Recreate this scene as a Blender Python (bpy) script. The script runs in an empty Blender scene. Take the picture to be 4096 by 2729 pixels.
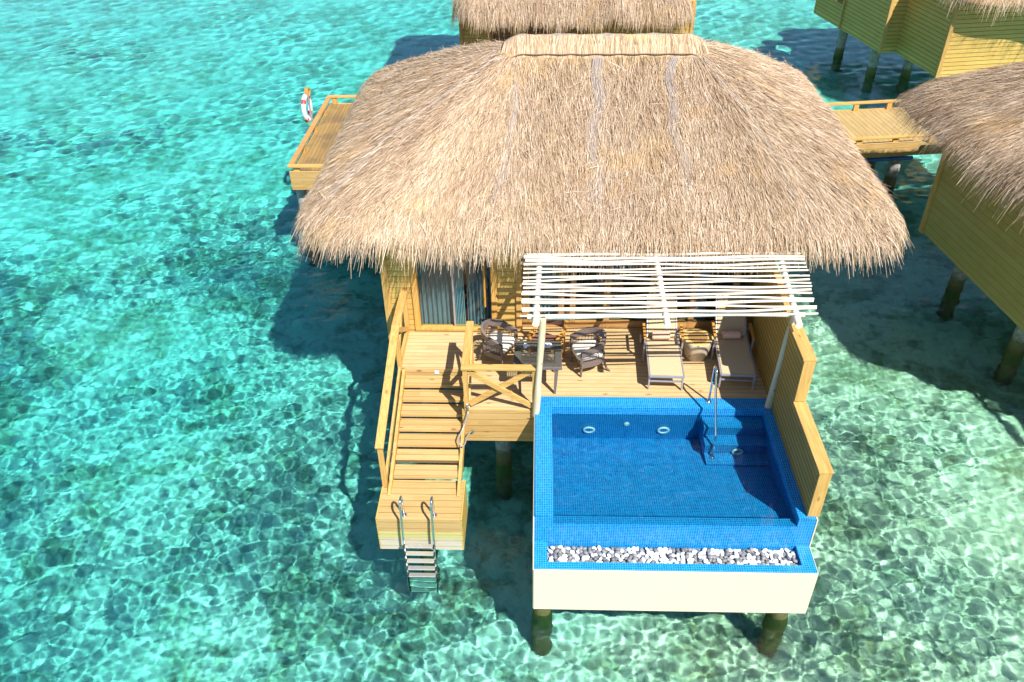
import bpy, math, random
import numpy as np
from mathutils import Vector, Matrix
random.seed(7)
sc = bpy.context.scene
COL = sc.collection
R = math.radians
SEA = -2.15
SUN = Vector((.45, -.65, 1.0)).normalized()

# ------------------------------------------------------------------ world, sun, camera
W = bpy.data.worlds.new("World"); sc.world = W; W.use_nodes = True
nt = W.node_tree; bg = nt.nodes['Background']
sk = nt.nodes.new('ShaderNodeTexSky'); sk.sky_type = 'NISHITA'; sk.sun_disc = False
sk.sun_elevation = math.asin(SUN.z); sk.sun_rotation = math.atan2(SUN.x, SUN.y)
sk.air_density = 1.0; sk.dust_density = .4; sk.ozone_density = 3.5
nt.links.new(sk.outputs[0], bg.inputs[0]); bg.inputs[1].default_value = .088
L = bpy.data.lights.new('sun', 'SUN'); L.energy = 4.9; L.angle = R(.5); L.color = (1, .955, .88)
lo = bpy.data.objects.new('sun', L); COL.objects.link(lo)
lo.rotation_euler = (-SUN).to_track_quat('-Z', 'Y').to_euler(); lo.location = (8, -12, 30)
L.cycles.is_caustics_light = True
cam = bpy.data.cameras.new('camera'); co = bpy.data.objects.new('camera', cam); COL.objects.link(co); sc.camera = co
cam.sensor_width = 36; cam.lens = 3325.15/4096*36; cam.clip_end = 3000; cam.clip_start = .1
pi_, ro, ya = .6408, -.0157, -.0381
fwd = Vector((math.sin(ya)*math.cos(pi_), math.cos(ya)*math.cos(pi_), -math.sin(pi_)))
rt = Vector((math.cos(ya), -math.sin(ya), 0)); up = rt.cross(fwd)
r_ = rt*math.cos(ro)+up*math.sin(ro); u_ = -rt*math.sin(ro)+up*math.cos(ro)
M = Matrix((r_, u_, -fwd)).transposed().to_4x4(); M.translation = (0, -12.28, 10.5); co.matrix_world = M
sc.view_settings.view_transform = 'Standard'; sc.view_settings.look = 'None'; sc.view_settings.exposure = .74
sc.cycles.caustics_refractive = True; sc.cycles.caustics_reflective = False
sc.cycles.max_bounces = 10; sc.cycles.transparent_max_bounces = 12; sc.cycles.transmission_bounces = 8
sc.cycles.diffuse_bounces = 3; sc.cycles.glossy_bounces = 3
sc.cycles.sample_clamp_indirect = 6
sc.cycles.use_denoising = True
sc.cycles.use_adaptive_sampling = True; sc.cycles.adaptive_threshold = .02

# ------------------------------------------------------------------ mesh helpers
class MB:
    def __init__(s): s.v = []; s.f = []
    def add(s, vs, fs):
        b = len(s.v); s.v += [tuple(p) for p in vs]; s.f += [tuple(b+i for i in q) for q in fs]; return s
    def box(s, x0, x1, y0, y1, z0, z1):
        return s.add([(x0,y0,z0),(x1,y0,z0),(x1,y1,z0),(x0,y1,z0),(x0,y0,z1),(x1,y0,z1),(x1,y1,z1),(x0,y1,z1)],
                     [(0,3,2,1),(4,5,6,7),(0,1,5,4),(1,2,6,5),(2,3,7,6),(3,0,4,7)])
    def bar(s, p, q, w, h, upv=(0,0,1), w2=None, h2=None):
        p = Vector(p); q = Vector(q); d = (q-p).normalized(); upv = Vector(upv)
        if abs(d.dot(upv)) > .98: upv = Vector((0,1,0))
        a = d.cross(upv).normalized(); b = a.cross(d).normalized()
        w2 = w if w2 is None else w2; h2 = h if h2 is None else h2
        vs = []
        for c, ww, hh in ((p, w, h), (q, w2, h2)):
            for i, j in ((-1,-1),(1,-1),(1,1),(-1,1)): vs.append(c+a*(i*ww/2)+b*(j*hh/2))
        return s.add(vs, [(3,2,1,0),(4,5,6,7),(0,1,5,4),(1,2,6,5),(2,3,7,6),(3,0,4,7)])
    def tube(s, pts, r, n=8, cap=True):
        pts = [Vector(p) for p in pts]; k = len(pts); rs = r if isinstance(r, (list, tuple)) else [r]*k
        ref = None; vs = []
        for i, p in enumerate(pts):
            d = (pts[min(i+1,k-1)]-pts[max(i-1,0)]).normalized()
            if ref is None:
                ref = Vector((0,0,1)) if abs(d.z) < .9 else Vector((1,0,0))
            a = d.cross(ref).normalized(); b = a.cross(d).normalized(); ref = b
            for j in range(n):
                t = 2*math.pi*j/n; vs.append(p+(a*math.cos(t)+b*math.sin(t))*rs[i])
        fs = []
        for i in range(k-1):
            for j in range(n):
                j2 = (j+1) % n; fs.append((i*n+j, i*n+j2, (i+1)*n+j2, (i+1)*n+j))
        if cap: fs.append(tuple(range(n))[::-1]); fs.append(tuple((k-1)*n+j for j in range(n)))
        return s.add(vs, [f[::-1] for f in fs])
    def lathe(s, prof, c=(0,0,0), n=20):
        vs = []; fs = []; m = len(prof)
        for j in range(n):
            t = 2*math.pi*j/n
            for r, z in prof: vs.append((c[0]+r*math.cos(t), c[1]+r*math.sin(t), c[2]+z))
        for j in range(n):
            j2 = (j+1) % n
            for i in range(m-1): fs.append((j*m+i, j2*m+i, j2*m+i+1, j*m+i+1))
        return s.add(vs, fs)
    def prism(s, poly, z0, z1):
        n = len(poly); vs = [(x,y,z0) for x,y in poly]+[(x,y,z1) for x,y in poly]
        return s.add(vs, [tuple(range(n))[::-1], tuple(range(n,2*n))]+[(i,(i+1)%n,n+(i+1)%n,n+i) for i in range(n)])
    def torus(s, c, Rr, r, ax='x', n=28, m=10, a0=0, a1=2*math.pi):
        vs = []; full = abs(a1-a0-2*math.pi) < 1e-6; k = n if full else n+1
        for i in range(k):
            t = a0+(a1-a0)*i/n
            for j in range(m):
                u = 2*math.pi*j/m; rr = Rr+r*math.cos(u); h = r*math.sin(u)
                p = {'x': (h, rr*math.cos(t), rr*math.sin(t)), 'y': (rr*math.cos(t), h, rr*math.sin(t)), 'z': (rr*math.cos(t), rr*math.sin(t), h)}[ax]
                vs.append((c[0]+p[0], c[1]+p[1], c[2]+p[2]))
        fs = [(i*m+j, ((i+1)%k)*m+j, ((i+1)%k)*m+(j+1)%m, i*m+(j+1)%m) for i in range(n) for j in range(m)]
        return s.add(vs, fs)
    def build(s, name, mat, parent=None, bevel=0, smooth=False, off=None):
        me = bpy.data.meshes.new(name)
        if off is None: off = world_loc(parent) if parent and parent.get('_flat') else (0,0,0)
        me.from_pydata([(a-off[0], b-off[1], c-off[2]) for a,b,c in s.v], [], s.f)
        me.materials.append(mat)
        if smooth: me.shade_smooth() if smooth is True else me.set_sharp_from_angle(angle=R(smooth))
        me.update()
        return link(name, me, parent, bevel)
def link(name, me, parent=None, bevel=0):
    o = bpy.data.objects.new(name, me); COL.objects.link(o)
    if parent: o.parent = parent
    if bevel:
        m = o.modifiers.new('bevel', 'BEVEL'); m.width = bevel; m.segments = 2; m.limit_method = 'ANGLE'
    return o
def world_loc(o):
    v = Vector((0,0,0))
    while o: v += o.location; o = o.parent
    return v
def recalc(o):
    import bmesh
    bm = bmesh.new(); bm.from_mesh(o.data); bmesh.ops.recalc_face_normals(bm, faces=bm.faces); bm.to_mesh(o.data); bm.free(); return o
def tag(o, label=None, cat=None, group=None, kind=None):
    if label: o['label'] = label
    if cat: o['category'] = cat
    if group: o['group'] = group
    if kind: o['kind'] = kind
    return o
def thing(name, label, cat, loc=(0,0,0), rz=0, group=None, flat=None):
    """an Empty at the thing's base; flat=True: its parts are written in scene metres, else in its own frame"""
    o = bpy.data.objects.new(name, None); COL.objects.link(o); o.location = loc; o.rotation_euler = (0,0,rz)
    o.empty_display_size = .2
    if flat is None: flat = (rz == 0)
    if flat: o['_flat'] = 1
    return tag(o, label, cat, group)
def copy_thing(o, loc, rz, label, group=None):
    r = o.copy(); COL.objects.link(r); r.location = loc; r.rotation_euler = (0,0,rz); tag(r, label, None, group)
    for ch in list(o.children):
        c = ch.copy(); COL.objects.link(c); c.parent = r
        for g in list(ch.children):
            d = g.copy(); COL.objects.link(d); d.parent = c
    return r

# ------------------------------------------------------------------ materials
class NT:
    def __init__(s, name):
        s.m = bpy.data.materials.new(name); s.m.use_nodes = True; s.t = s.m.node_tree; s.n = s.t.nodes; s.n.clear()
        s.out = s.N('ShaderNodeOutputMaterial')
    def N(s, ty, **k):
        n = s.n.new(ty)
        for a, b in k.items(): setattr(n, a, b)
        return n
    def L(s, a, b): s.t.links.new(a, b)
    def put(s, sock, v):
        if isinstance(v, bpy.types.NodeSocket): s.L(v, sock)
        else: sock.default_value = v
    def math(s, op, a, b=0.0, c=None, clamp=False):
        n = s.N('ShaderNodeMath', operation=op, use_clamp=clamp); s.put(n.inputs[0], a); s.put(n.inputs[1], b)
        if c is not None: s.put(n.inputs[2], c)
        return n.outputs[0]
    def mix(s, f, a, b, mode='MIX'):
        n = s.N('ShaderNodeMix', data_type='RGBA', blend_type=mode); s.put(n.inputs[0], f)
        s.put(n.inputs[6], a if isinstance(a, bpy.types.NodeSocket) else (*a[:3], 1)); s.put(n.inputs[7], b if isinstance(b, bpy.types.NodeSocket) else (*b[:3], 1))
        return n.outputs[2]
    def noise(s, vec, scale=1, detail=3, rough=.55, dist=0):
        n = s.N('ShaderNodeTexNoise'); s.L(vec, n.inputs['Vector']); n.inputs['Scale'].default_value = scale
        n.inputs['Detail'].default_value = detail; n.inputs['Roughness'].default_value = rough; n.inputs['Distortion'].default_value = dist
        return n.outputs[0]
    def smooth(s, v, a, b, o0=0.0, o1=1.0):
        n = s.N('ShaderNodeMapRange', interpolation_type='SMOOTHSTEP'); s.put(n.inputs[0], v)
        for i, x in enumerate((a, b, o0, o1)): s.put(n.inputs[i+1], x)
        return n.outputs[0]
    def ramp(s, v, stops):
        n = s.N('ShaderNodeValToRGB'); e = n.color_ramp.elements
        while len(e) < len(stops): e.new(.5)
        for x, (p, c) in zip(e, stops): x.position = p; x.color = (*c, 1)
        s.L(v, n.inputs[0]); return n.outputs[0]
    def obj(s): return s.N('ShaderNodeTexCoord').outputs['Object']
    def pos(s): return s.N('ShaderNodeNewGeometry').outputs['Position']
    def vmul(s, v, k):
        n = s.N('ShaderNodeVectorMath', operation='MULTIPLY'); s.L(v, n.inputs[0]); n.inputs[1].default_value = k; return n.outputs[0]
    def xyz(s, v):
        n = s.N('ShaderNodeSeparateXYZ'); s.L(v, n.inputs[0]); return n.outputs
    def white(s, v):
        n = s.N('ShaderNodeTexWhiteNoise', noise_dimensions='3D' if v.type == 'VECTOR' else '1D')
        s.L(v, n.inputs['Vector' if v.type == 'VECTOR' else 'W']); return n.outputs[0]
    def bump(s, h, strength=.3, dist=.02):
        n = s.N('ShaderNodeBump'); n.inputs['Strength'].default_value = strength; n.inputs['Distance'].default_value = dist
        s.L(h, n.inputs['Height']); return n.outputs[0]
    def pbr(s, col, rough=.6, normal=None, metal=0.0, spec=.5, **k):
        b = s.N('ShaderNodeBsdfPrincipled'); s.put(b.inputs['Base Color'], col if isinstance(col, bpy.types.NodeSocket) else (*col[:3], 1))
        s.put(b.inputs['Roughness'], rough); b.inputs['Metallic'].default_value = metal; b.inputs['Specular IOR Level'].default_value = spec
        if normal: s.L(normal, b.inputs['Normal'])
        for a, v in k.items(): s.put(b.inputs[a.replace('_', ' ')], v)
        s.L(b.outputs[0], s.out.inputs[0]); return s.m

def wood(name, grain='x', board='y', width=.12, light=(.66,.45,.19), dark=(.47,.28,.095), seam=.05, knots=1.0, rough=.62, grey=0.0, joint=2.6, stain=0.0, offset=0.0):
    t = NT(name); o = t.obj(); X = dict(zip('xyz', t.xyz(o)))
    sc_ = [1,1,1]
    if board:
        bc = t.math('DIVIDE', t.math('ADD', X[board], 10.0+offset), width); bi = t.math('FLOOR', bc); fr = t.math('FRACT', bc)
        rnd = t.white(t.math('ADD', bi, .5))
        gj = t.math('ADD', t.math('DIVIDE', t.math('ADD', X[grain], 20.0), joint), t.math('MULTIPLY', rnd, 7.3)); ji = t.math('FLOOR', gj)
        cm = t.N('ShaderNodeCombineXYZ'); t.L(bi, cm.inputs[0]); t.L(ji, cm.inputs[1]); cm.inputs[2].default_value = .5
        tone = t.white(cm.outputs[0])
        edge = t.math('MINIMUM', fr, t.math('SUBTRACT', 1.0, fr))
        sm = t.smooth(edge, seam*.35, seam*1.1, 1.0, 0.0)
    # stretched grain coordinates, shifted board by board
    sv = t.N('ShaderNodeCombineXYZ')
    for i, a in enumerate('xyz'):
        k = 1.6 if a == grain else 26.0
        val = t.math('MULTIPLY', X[a], k)
        if board and a == grain: val = t.math('ADD', val, t.math('MULTIPLY', tone, 40.0))
        t.L(val, sv.inputs[i])
    g = t.noise(sv.outputs[0], 1.0, 5, .6, .6)
    g2 = t.noise(o, 1.3, 2)
    col = t.mix(t.smooth(g, .34, .72), light, dark)
    col = t.mix(t.smooth(g2, .35, .75, 0, .35), col, (light[0]*1.12, light[1]*1.1, light[2]*1.15))
    if board:
        col = t.mix(t.math('MULTIPLY', tone, .55), col, dark)
        col = t.mix(t.math('MULTIPLY', t.smooth(t.white(t.math('ADD', bi, .77)), .6, 1.0), .3), col, (light[0]*1.1, light[1]*1.18, light[2]*1.35))
    if knots:
        kv = t.N('ShaderNodeCombineXYZ')
        for i, a in enumerate('xyz'): t.L(t.math('MULTIPLY', X[a], 2.2 if a == grain else 6.5), kv.inputs[i])
        vo = t.N('ShaderNodeTexVoronoi'); t.L(kv.outputs[0], vo.inputs['Vector']); vo.inputs['Scale'].default_value = 1.0
        ksel = t.math('GREATER_THAN', t.xyz(vo.outputs['Color'])[0], .62)
        kn = t.math('MULTIPLY', t.smooth(vo.outputs['Distance'], .05, .2, 1.0, 0.0), ksel)
        col = t.mix(t.math('MULTIPLY', kn, .75*knots), col, (.22, .1, .03))
    if grey: col = t.mix(grey, col, (.33, .31, .27))
    if stain:
        st = t.smooth(t.noise(t.vmul(o, (1,1,1)), 1.1, 4, .6), .45, .65, 0, stain)
        col = t.mix(st, col, (.16, .11, .06))
    h = g
    if board:
        col = t.mix(t.math('MULTIPLY', sm, .85), col, (dark[0]*.25, dark[1]*.22, dark[2]*.22))
        h = t.math('SUBTRACT', t.math('MULTIPLY', g, .25), sm)
    return t.pbr(col, rough, t.bump(h, .35, .008), spec=.3)

def plain(name, col, rough=.5, metal=0.0, var=.12, scale=8, spec=.5, bump=0.0):
    t = NT(name); o = t.obj(); n = t.noise(o, scale, 4)
    c = t.mix(t.smooth(n, .3, .7), col, tuple(x*(1-var) for x in col))
    return t.pbr(c, rough, t.bump(n, bump, .01) if bump else None, metal, spec)

def mat_tile():
    t = NT('blue_mosaic'); o = t.obj(); P = .0385
    X = t.xyz(o); ns = t.xyz(t.N('ShaderNodeNewGeometry').outputs['Normal'])
    cm = t.N('ShaderNodeCombineXYZ'); gl = None
    for i in range(3):
        q = t.math('DIVIDE', t.math('ADD', X[i], 20.013), P); t.L(t.math('FLOOR', q), cm.inputs[i])
        fr = t.math('FRACT', q); e = t.math('MINIMUM', fr, t.math('SUBTRACT', 1.0, fr))
        g = t.smooth(e, .035, .085, 1.0, 0.0)
        g = t.math('MULTIPLY', g, t.math('LESS_THAN', t.math('ABSOLUTE', ns[i]), .5))
        gl = g if gl is None else t.math('MAXIMUM', gl, g)
    rnd = t.white(cm.outputs[0]); big = t.noise(o, 1.2, 2)
    col = t.ramp(rnd, [(0, (.0004,.12,.38)), (.5, (.0008,.165,.49)), (1, (.0015,.215,.58))])
    col = t.mix(t.smooth(big, .35, .7, 0, .25), col, (.0015,.21,.57))
    # lime bloom left on the grout at the right front corner
    st = t.math('MULTIPLY', t.smooth(t.noise(o, 16, 3, .6), .60, .68), t.smooth(X[0], 4.25, 4.45))
    st = t.math('MULTIPLY', st, t.smooth(X[1], -2.7, -2.95))
    col = t.mix(t.math('MULTIPLY', gl, .85), col, (.09,.55,.84))
    col = t.mix(st, col, (.75,.75,.72))
    return t.pbr(col, t.mix(gl, (.16,.16,.16), (.6,.6,.6)), None, spec=.45)

def mat_straw_base():
    t = NT('thatch_under'); o = t.obj()
    n = t.noise(t.vmul(o, (14, 5, 9)), 1.0, 5, .65, .3)
    return t.pbr(t.ramp(n, [(.25, (.10,.065,.03)), (.55, (.36,.25,.13)), (.8, (.6,.45,.28))]), .85, spec=.15)
def mat_straw():
    t = NT('straw'); a = t.N('ShaderNodeAttribute', attribute_name='tone')
    c = t.ramp(a.outputs['Fac'], [(0, (.14,.085,.05)), (.16, (.34,.225,.13)), (.5, (.57,.41,.265)), (.8, (.71,.56,.405)), (1, (.82,.71,.58))])
    pt = t.noise(t.pos(), .55, 3, .6)
    c = t.mix(t.smooth(pt, .42, .68, 0, .45), c, t.mix(1.0, c, (.86,.83,.86), 'MULTIPLY'))
    c = t.mix(t.smooth(t.noise(t.pos(), .9, 2), .58, .75, 0, .35), c, (.72,.47,.2))
    return t.pbr(c, .62, spec=.22)
M_ = {}
M_['deck'] = wood('deck_boards', 'x', 'y', .12, light=(.63,.455,.24), dark=(.49,.325,.145), seam=.05)
M_['deck_y'] = wood('walkway_boards', 'y', 'x', .12, light=(.36,.235,.085), dark=(.25,.15,.05), seam=.06, stain=.7)
M_['walk2'] = wood('bridge_boards', 'y', 'x', .17, light=(.52,.38,.17), dark=(.36,.24,.09), seam=.06, knots=.3)
M_['tread_wood'] = wood('tread_boards', 'x', 'y', .15, light=(.57,.385,.165), dark=(.43,.265,.09), seam=.05, knots=1.3)
M_['landing_front'] = wood('landing_boards', 'x', 'z', .16, light=(.56,.375,.16), dark=(.42,.25,.08), seam=.035, knots=1.3)
M_['clad_x'] = wood('cladding_long', 'x', 'z', .135, light=(.62,.42,.13), dark=(.47,.295,.07), seam=.05)
M_['clad_y'] = wood('cladding_side', 'y', 'z', .135, light=(.58,.42,.12), dark=(.45,.30,.07), seam=.05)
M_['screen_y'] = wood('screen_boards', 'y', 'z', .113, light=(.46,.30,.07), dark=(.34,.20,.04), seam=.14, offset=.02)
M_['fascia'] = wood('fascia_boards', 'x', 'z', .16, light=(.57,.375,.15), dark=(.43,.25,.075), seam=.035, knots=1.3)
M_['bar_x'] = wood('timber_x', 'x', None, light=(.60,.37,.12), dark=(.44,.24,.06))
M_['bar_y'] = wood('timber_y', 'y', None, light=(.60,.37,.12), dark=(.44,.24,.06))
M_['bar_z'] = wood('timber_z', 'z', None, light=(.60,.37,.12), dark=(.44,.24,.06))
M_['amber_z'] = wood('amber_timber_z', 'z', None, light=(.64,.37,.10), dark=(.5,.26,.06))
M_['brown_x'] = wood('brown_timber_x', 'x', None, light=(.50,.28,.10), dark=(.36,.18,.055))
M_['brown_z'] = wood('brown_timber_z', 'z', None, light=(.46,.26,.10), dark=(.34,.17,.055))
M_['louver'] = wood('louver_wood', 'x', 'z', .055, light=(.36,.20,.09), dark=(.26,.13,.05), seam=.2, knots=0)
M_['teak'] = wood('teak', 'y', None, light=(.58,.29,.045), dark=(.45,.2,.03), knots=0)
M_['pale_board'] = wood('weathered_board', 'x', 'z', .16, light=(.62,.55,.42), dark=(.5,.42,.3), seam=.03, grey=.12)
M_['green_board'] = wood('algae_board', 'x', 'z', .16, light=(.58,.53,.22), dark=(.46,.42,.15), seam=.03)
def mat_pole():
    t = NT('bleached_pole'); o = t.obj(); n = t.noise(t.vmul(o, (3, 9, 9)), 1, 4); k = t.smooth(t.noise(o, 7, 2), .68, .74)
    c = t.mix(t.smooth(n, .3, .7), (.86,.78,.66), (.76,.65,.5)); c = t.mix(k, c, (.36,.24,.13))
    return t.pbr(c, .7, t.bump(n, .2, .01), spec=.2)
M_['pole'] = mat_pole()
def mat_post():
    t = NT('debarked_post'); o = t.obj(); n = t.noise(t.vmul(o, (9, 9, 1.2)), 1, 4, .6); k = t.smooth(t.noise(o, 4, 2), .67, .72)
    c = t.mix(t.smooth(n, .3, .7), (.70,.61,.44), (.58,.47,.29)); c = t.mix(k, c, (.45,.2,.1))
    return t.pbr(c, .7, t.bump(n, .25, .01), spec=.2)
M_['post'] = mat_post()
M_['tile'] = mat_tile(); M_['thatch'] = mat_straw_base(); M_['straw'] = mat_straw()
M_['cream'] = plain('cream_render', (.74,.66,.48), .75, var=.025, scale=1.2, spec=.2)
M_['steel'] = plain('polished_steel', (.72,.73,.75), .12, 1.0, .04)
M_['tread'] = plain('brushed_tread', (.70,.68,.65), .42, .7, .2, 60)
M_['plastic_black'] = plain('black_plastic', (.02,.02,.022), .4)
M_['white'] = plain('white_plastic', (.82,.82,.82), .35, var=.03)
M_['alu'] = plain('grey_aluminium', (.40,.38,.40), .42, .35, .06)
M_['sling'] = plain('taupe_sling', (.57,.44,.265), .8, var=.06, scale=30, spec=.15)
M_['cushion'] = plain('cream_cushion', (.80,.74,.62), .85, var=.05, spec=.1)
M_['towel'] = plain('peach_towel', (.80,.50,.36), .95, var=.12, scale=40, spec=.05, bump=.3)
M_['canvas'] = plain('brown_canvas', (.19,.095,.07), .85, var=.12, scale=20, spec=.1)
M_['china'] = plain('white_china', (.85,.85,.86), .15, var=.02)
M_['rope'] = plain('orange_rope', (.80,.34,.06), .8, var=.4, scale=60)
M_['red'] = plain('red_band', (.62,.05,.05), .5)
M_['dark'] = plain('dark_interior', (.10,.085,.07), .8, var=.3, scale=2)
M_['curtain'] = plain('pale_curtain', (.40,.54,.54), .9, var=.15, scale=3)
M_['curtain2'] = plain('grey_curtain', (.21,.25,.255), .9, var=.15, scale=3)
M_['bluepipe'] = plain('blue_pipe', (.01,.12,.48), .4)
M_['net'] = plain('net_rope', (.46,.41,.39), .9, var=.2, scale=40, spec=.1)
M_['cap'] = plain('ridge_straw', (.40,.33,.25), .8, var=.35, scale=14, spec=.15)
M_['cord'] = plain('dark_cord', (.26,.17,.10), .9)
M_['cork'] = plain('soil_gravel', (.4,.4,.4), .9, var=.5, scale=40)
for i, c in enumerate(((.90,.89,.88), (.88,.87,.85), (.15,.15,.17), (.25,.245,.25), (.2,.195,.185))):
    M_['peb%d' % i] = plain('pebble_stone_%s' % 'abcde'[i], c, .5, var=.15, scale=25)
def mat_wicker():
    t = NT('dark_wicker'); o = t.obj(); w = t.N('ShaderNodeTexWave', wave_type='BANDS', bands_direction='DIAGONAL'); t.L(o, w.inputs[0])
    w.inputs['Scale'].default_value = 26; w.inputs['Distortion'].default_value = 1.0
    c = t.mix(w.outputs[1], (.075,.056,.05), (.26,.20,.175)); return t.pbr(c, .45, t.bump(w.outputs[1], .5, .008), spec=.5)
M_['wicker'] = mat_wicker()
def mat_concrete():
    t = NT('pile_concrete'); p = t.pos(); n = t.noise(p, 9, 5, .65); z = t.xyz(p)[2]
    zz = t.math('ADD', z, t.math('MULTIPLY', n, .35))
    c = t.mix(t.smooth(n, .35, .7), (.42,.41,.39), (.27,.26,.25))
    c = t.mix(t.smooth(t.noise(p, 22, 4, .7), .58, .66), c, (.62,.62,.6)); c = t.mix(t.smooth(t.noise(p, 5, 5, .7), .52, .62, 0, .6), c, (.14,.14,.12))
    c = t.mix(t.smooth(zz, SEA+.65, SEA+.5), c, (.15,.15,.075))
    c = t.mix(t.smooth(zz, SEA+.42, SEA+.2), c, (.105,.105,.035))
    n2 = t.noise(p, 3.2, 5, .65)
    c = t.mix(t.math('MULTIPLY', t.smooth(zz, SEA-.2, SEA-.5), t.smooth(n2, .4, .6)), c, (.20,.13,.10))
    return t.pbr(c, .85, t.bump(n, .5, .03), spec=.2)
M_['concrete'] = mat_concrete()
def mat_stump():
    t = NT('stump_side'); o = t.obj(); n = t.noise(t.vmul(o, (5, 5, 1.2)), 1.4, 5, .65); s = t.smooth(t.noise(o, 9, 3), .66, .72)
    c = t.mix(t.smooth(n, .35, .7), (.58,.49,.34), (.44,.36,.26)); c = t.mix(s, c, (.12,.08,.05)); return t.pbr(c, .7, t.bump(n, .3, .02), spec=.2)
M_['stump'] = mat_stump()
def mat_stumptop():
    t = NT('stump_top'); o = t.obj(); ln = t.N('ShaderNodeVectorMath', operation='LENGTH'); t.L(t.vmul(o, (1,1,0)), ln.inputs[0]); d = ln.outputs[1]
    n = t.noise(o, 5, 3); d2 = t.math('ADD', d, t.math('MULTIPLY', t.math('SUBTRACT', n, .5), .1))
    rg = t.math('SINE', t.math('MULTIPLY', d2, 210.0))
    c = t.mix(t.smooth(d2, .19, .215), t.mix(t.smooth(rg, -.5, .8), (.27,.15,.05), (.36,.21,.08)), (.66,.46,.16)); return t.pbr(c, .55)
M_['stumptop'] = mat_stumptop()
def mat_glass(name, tint=(.78,.89,.92), refl=.0, rough=0.0):
    t = NT(name); tr = t.N('ShaderNodeBsdfTransparent'); tr.inputs[0].default_value = (*tint, 1)
    gl = t.N('ShaderNodeBsdfGlossy'); gl.inputs['Roughness'].default_value = rough; gl.inputs[0].default_value = (1,1,1,1)
    fr = t.N('ShaderNodeFresnel'); fr.inputs[0].default_value = 1.5
    f = t.math('ADD', t.math('MULTIPLY', fr.outputs[0], .9), refl, clamp=True)
    f = t.math('MULTIPLY', f, t.math('SUBTRACT', 1.0, t.N('ShaderNodeNewGeometry').outputs['Backfacing']))
    mx = t.N('ShaderNodeMixShader'); t.L(f, mx.inputs[0]); t.L(tr.outputs[0], mx.inputs[1]); t.L(gl.outputs[0], mx.inputs[2]); t.L(mx.outputs[0], t.out.inputs[0]); return t.m
M_['glass'] = mat_glass('pane_glass'); M_['clear'] = mat_glass('clear_glass', (.9,.95,.95), .02)
def mat_poolwater():
    t = NT('pool_water')
    rf = t.N('ShaderNodeBsdfRefraction'); rf.inputs['IOR'].default_value = 1.33; rf.inputs['Roughness'].default_value = 0; rf.inputs['Color'].default_value = (.68,1,1,1)
    gl = t.N('ShaderNodeBsdfGlossy'); gl.inputs['Roughness'].default_value = .01; gl.inputs[0].default_value = (1,1,1,1)
    fr = t.N('ShaderNodeFresnel'); fr.inputs[0].default_value = 1.33
    mx = t.N('ShaderNodeMixShader'); t.L(fr.outputs[0], mx.inputs[0]); t.L(rf.outputs[0], mx.inputs[1]); t.L(gl.outputs[0], mx.inputs[2]); t.L(mx.outputs[0], t.out.inputs[0]); return t.m
M_['poolwater'] = mat_poolwater()

# ------------------------------------------------------------------ sea and seabed
def np_mesh(name, v, f, mat, smooth=True):
    me = bpy.data.meshes.new(name); me.vertices.add(len(v)); me.vertices.foreach_set('co', np.ascontiguousarray(v, dtype=np.float32).ravel())
    k = f.shape[1]; me.loops.add(f.size); me.loops.foreach_set('vertex_index', np.ascontiguousarray(f, dtype=np.int32).ravel())
    me.polygons.add(len(f)); me.polygons.foreach_set('loop_start', np.arange(0, f.size, k, dtype=np.int32)); me.polygons.foreach_set('loop_total', np.full(len(f), k, dtype=np.int32))
    if smooth: me.polygons.foreach_set('use_smooth', np.ones(len(f), bool))
    me.update(); me.validate(); me.materials.append(mat); return me
def stretched(a, b, st, lo, hi, g, far=None):
    """even steps from a to b, then growing outwards; past far=(lo, hi) they grow fast"""
    c = list(np.arange(a, b+1e-6, st)); s = st; x = c[-1]
    while x < hi: s *= 1+(g if far is None or x < far[1] else .07); x += s; c.append(x)
    s = st; x = c[0]; l = []
    while x > lo: s *= 1+(g if far is None or x > far[0] else .07); x -= s; l.append(x)
    return np.array(l[::-1]+c)
rng = np.random.default_rng(3)
def grid(xs, ys): 
    X, Y = np.meshgrid(xs, ys); nx = len(xs); ny = len(ys)
    i = (np.arange(ny-1)[:,None]*nx+np.arange(nx-1)).ravel()
    return X, Y, np.stack([i, i+1, i+1+nx, i+nx], 1)
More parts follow.
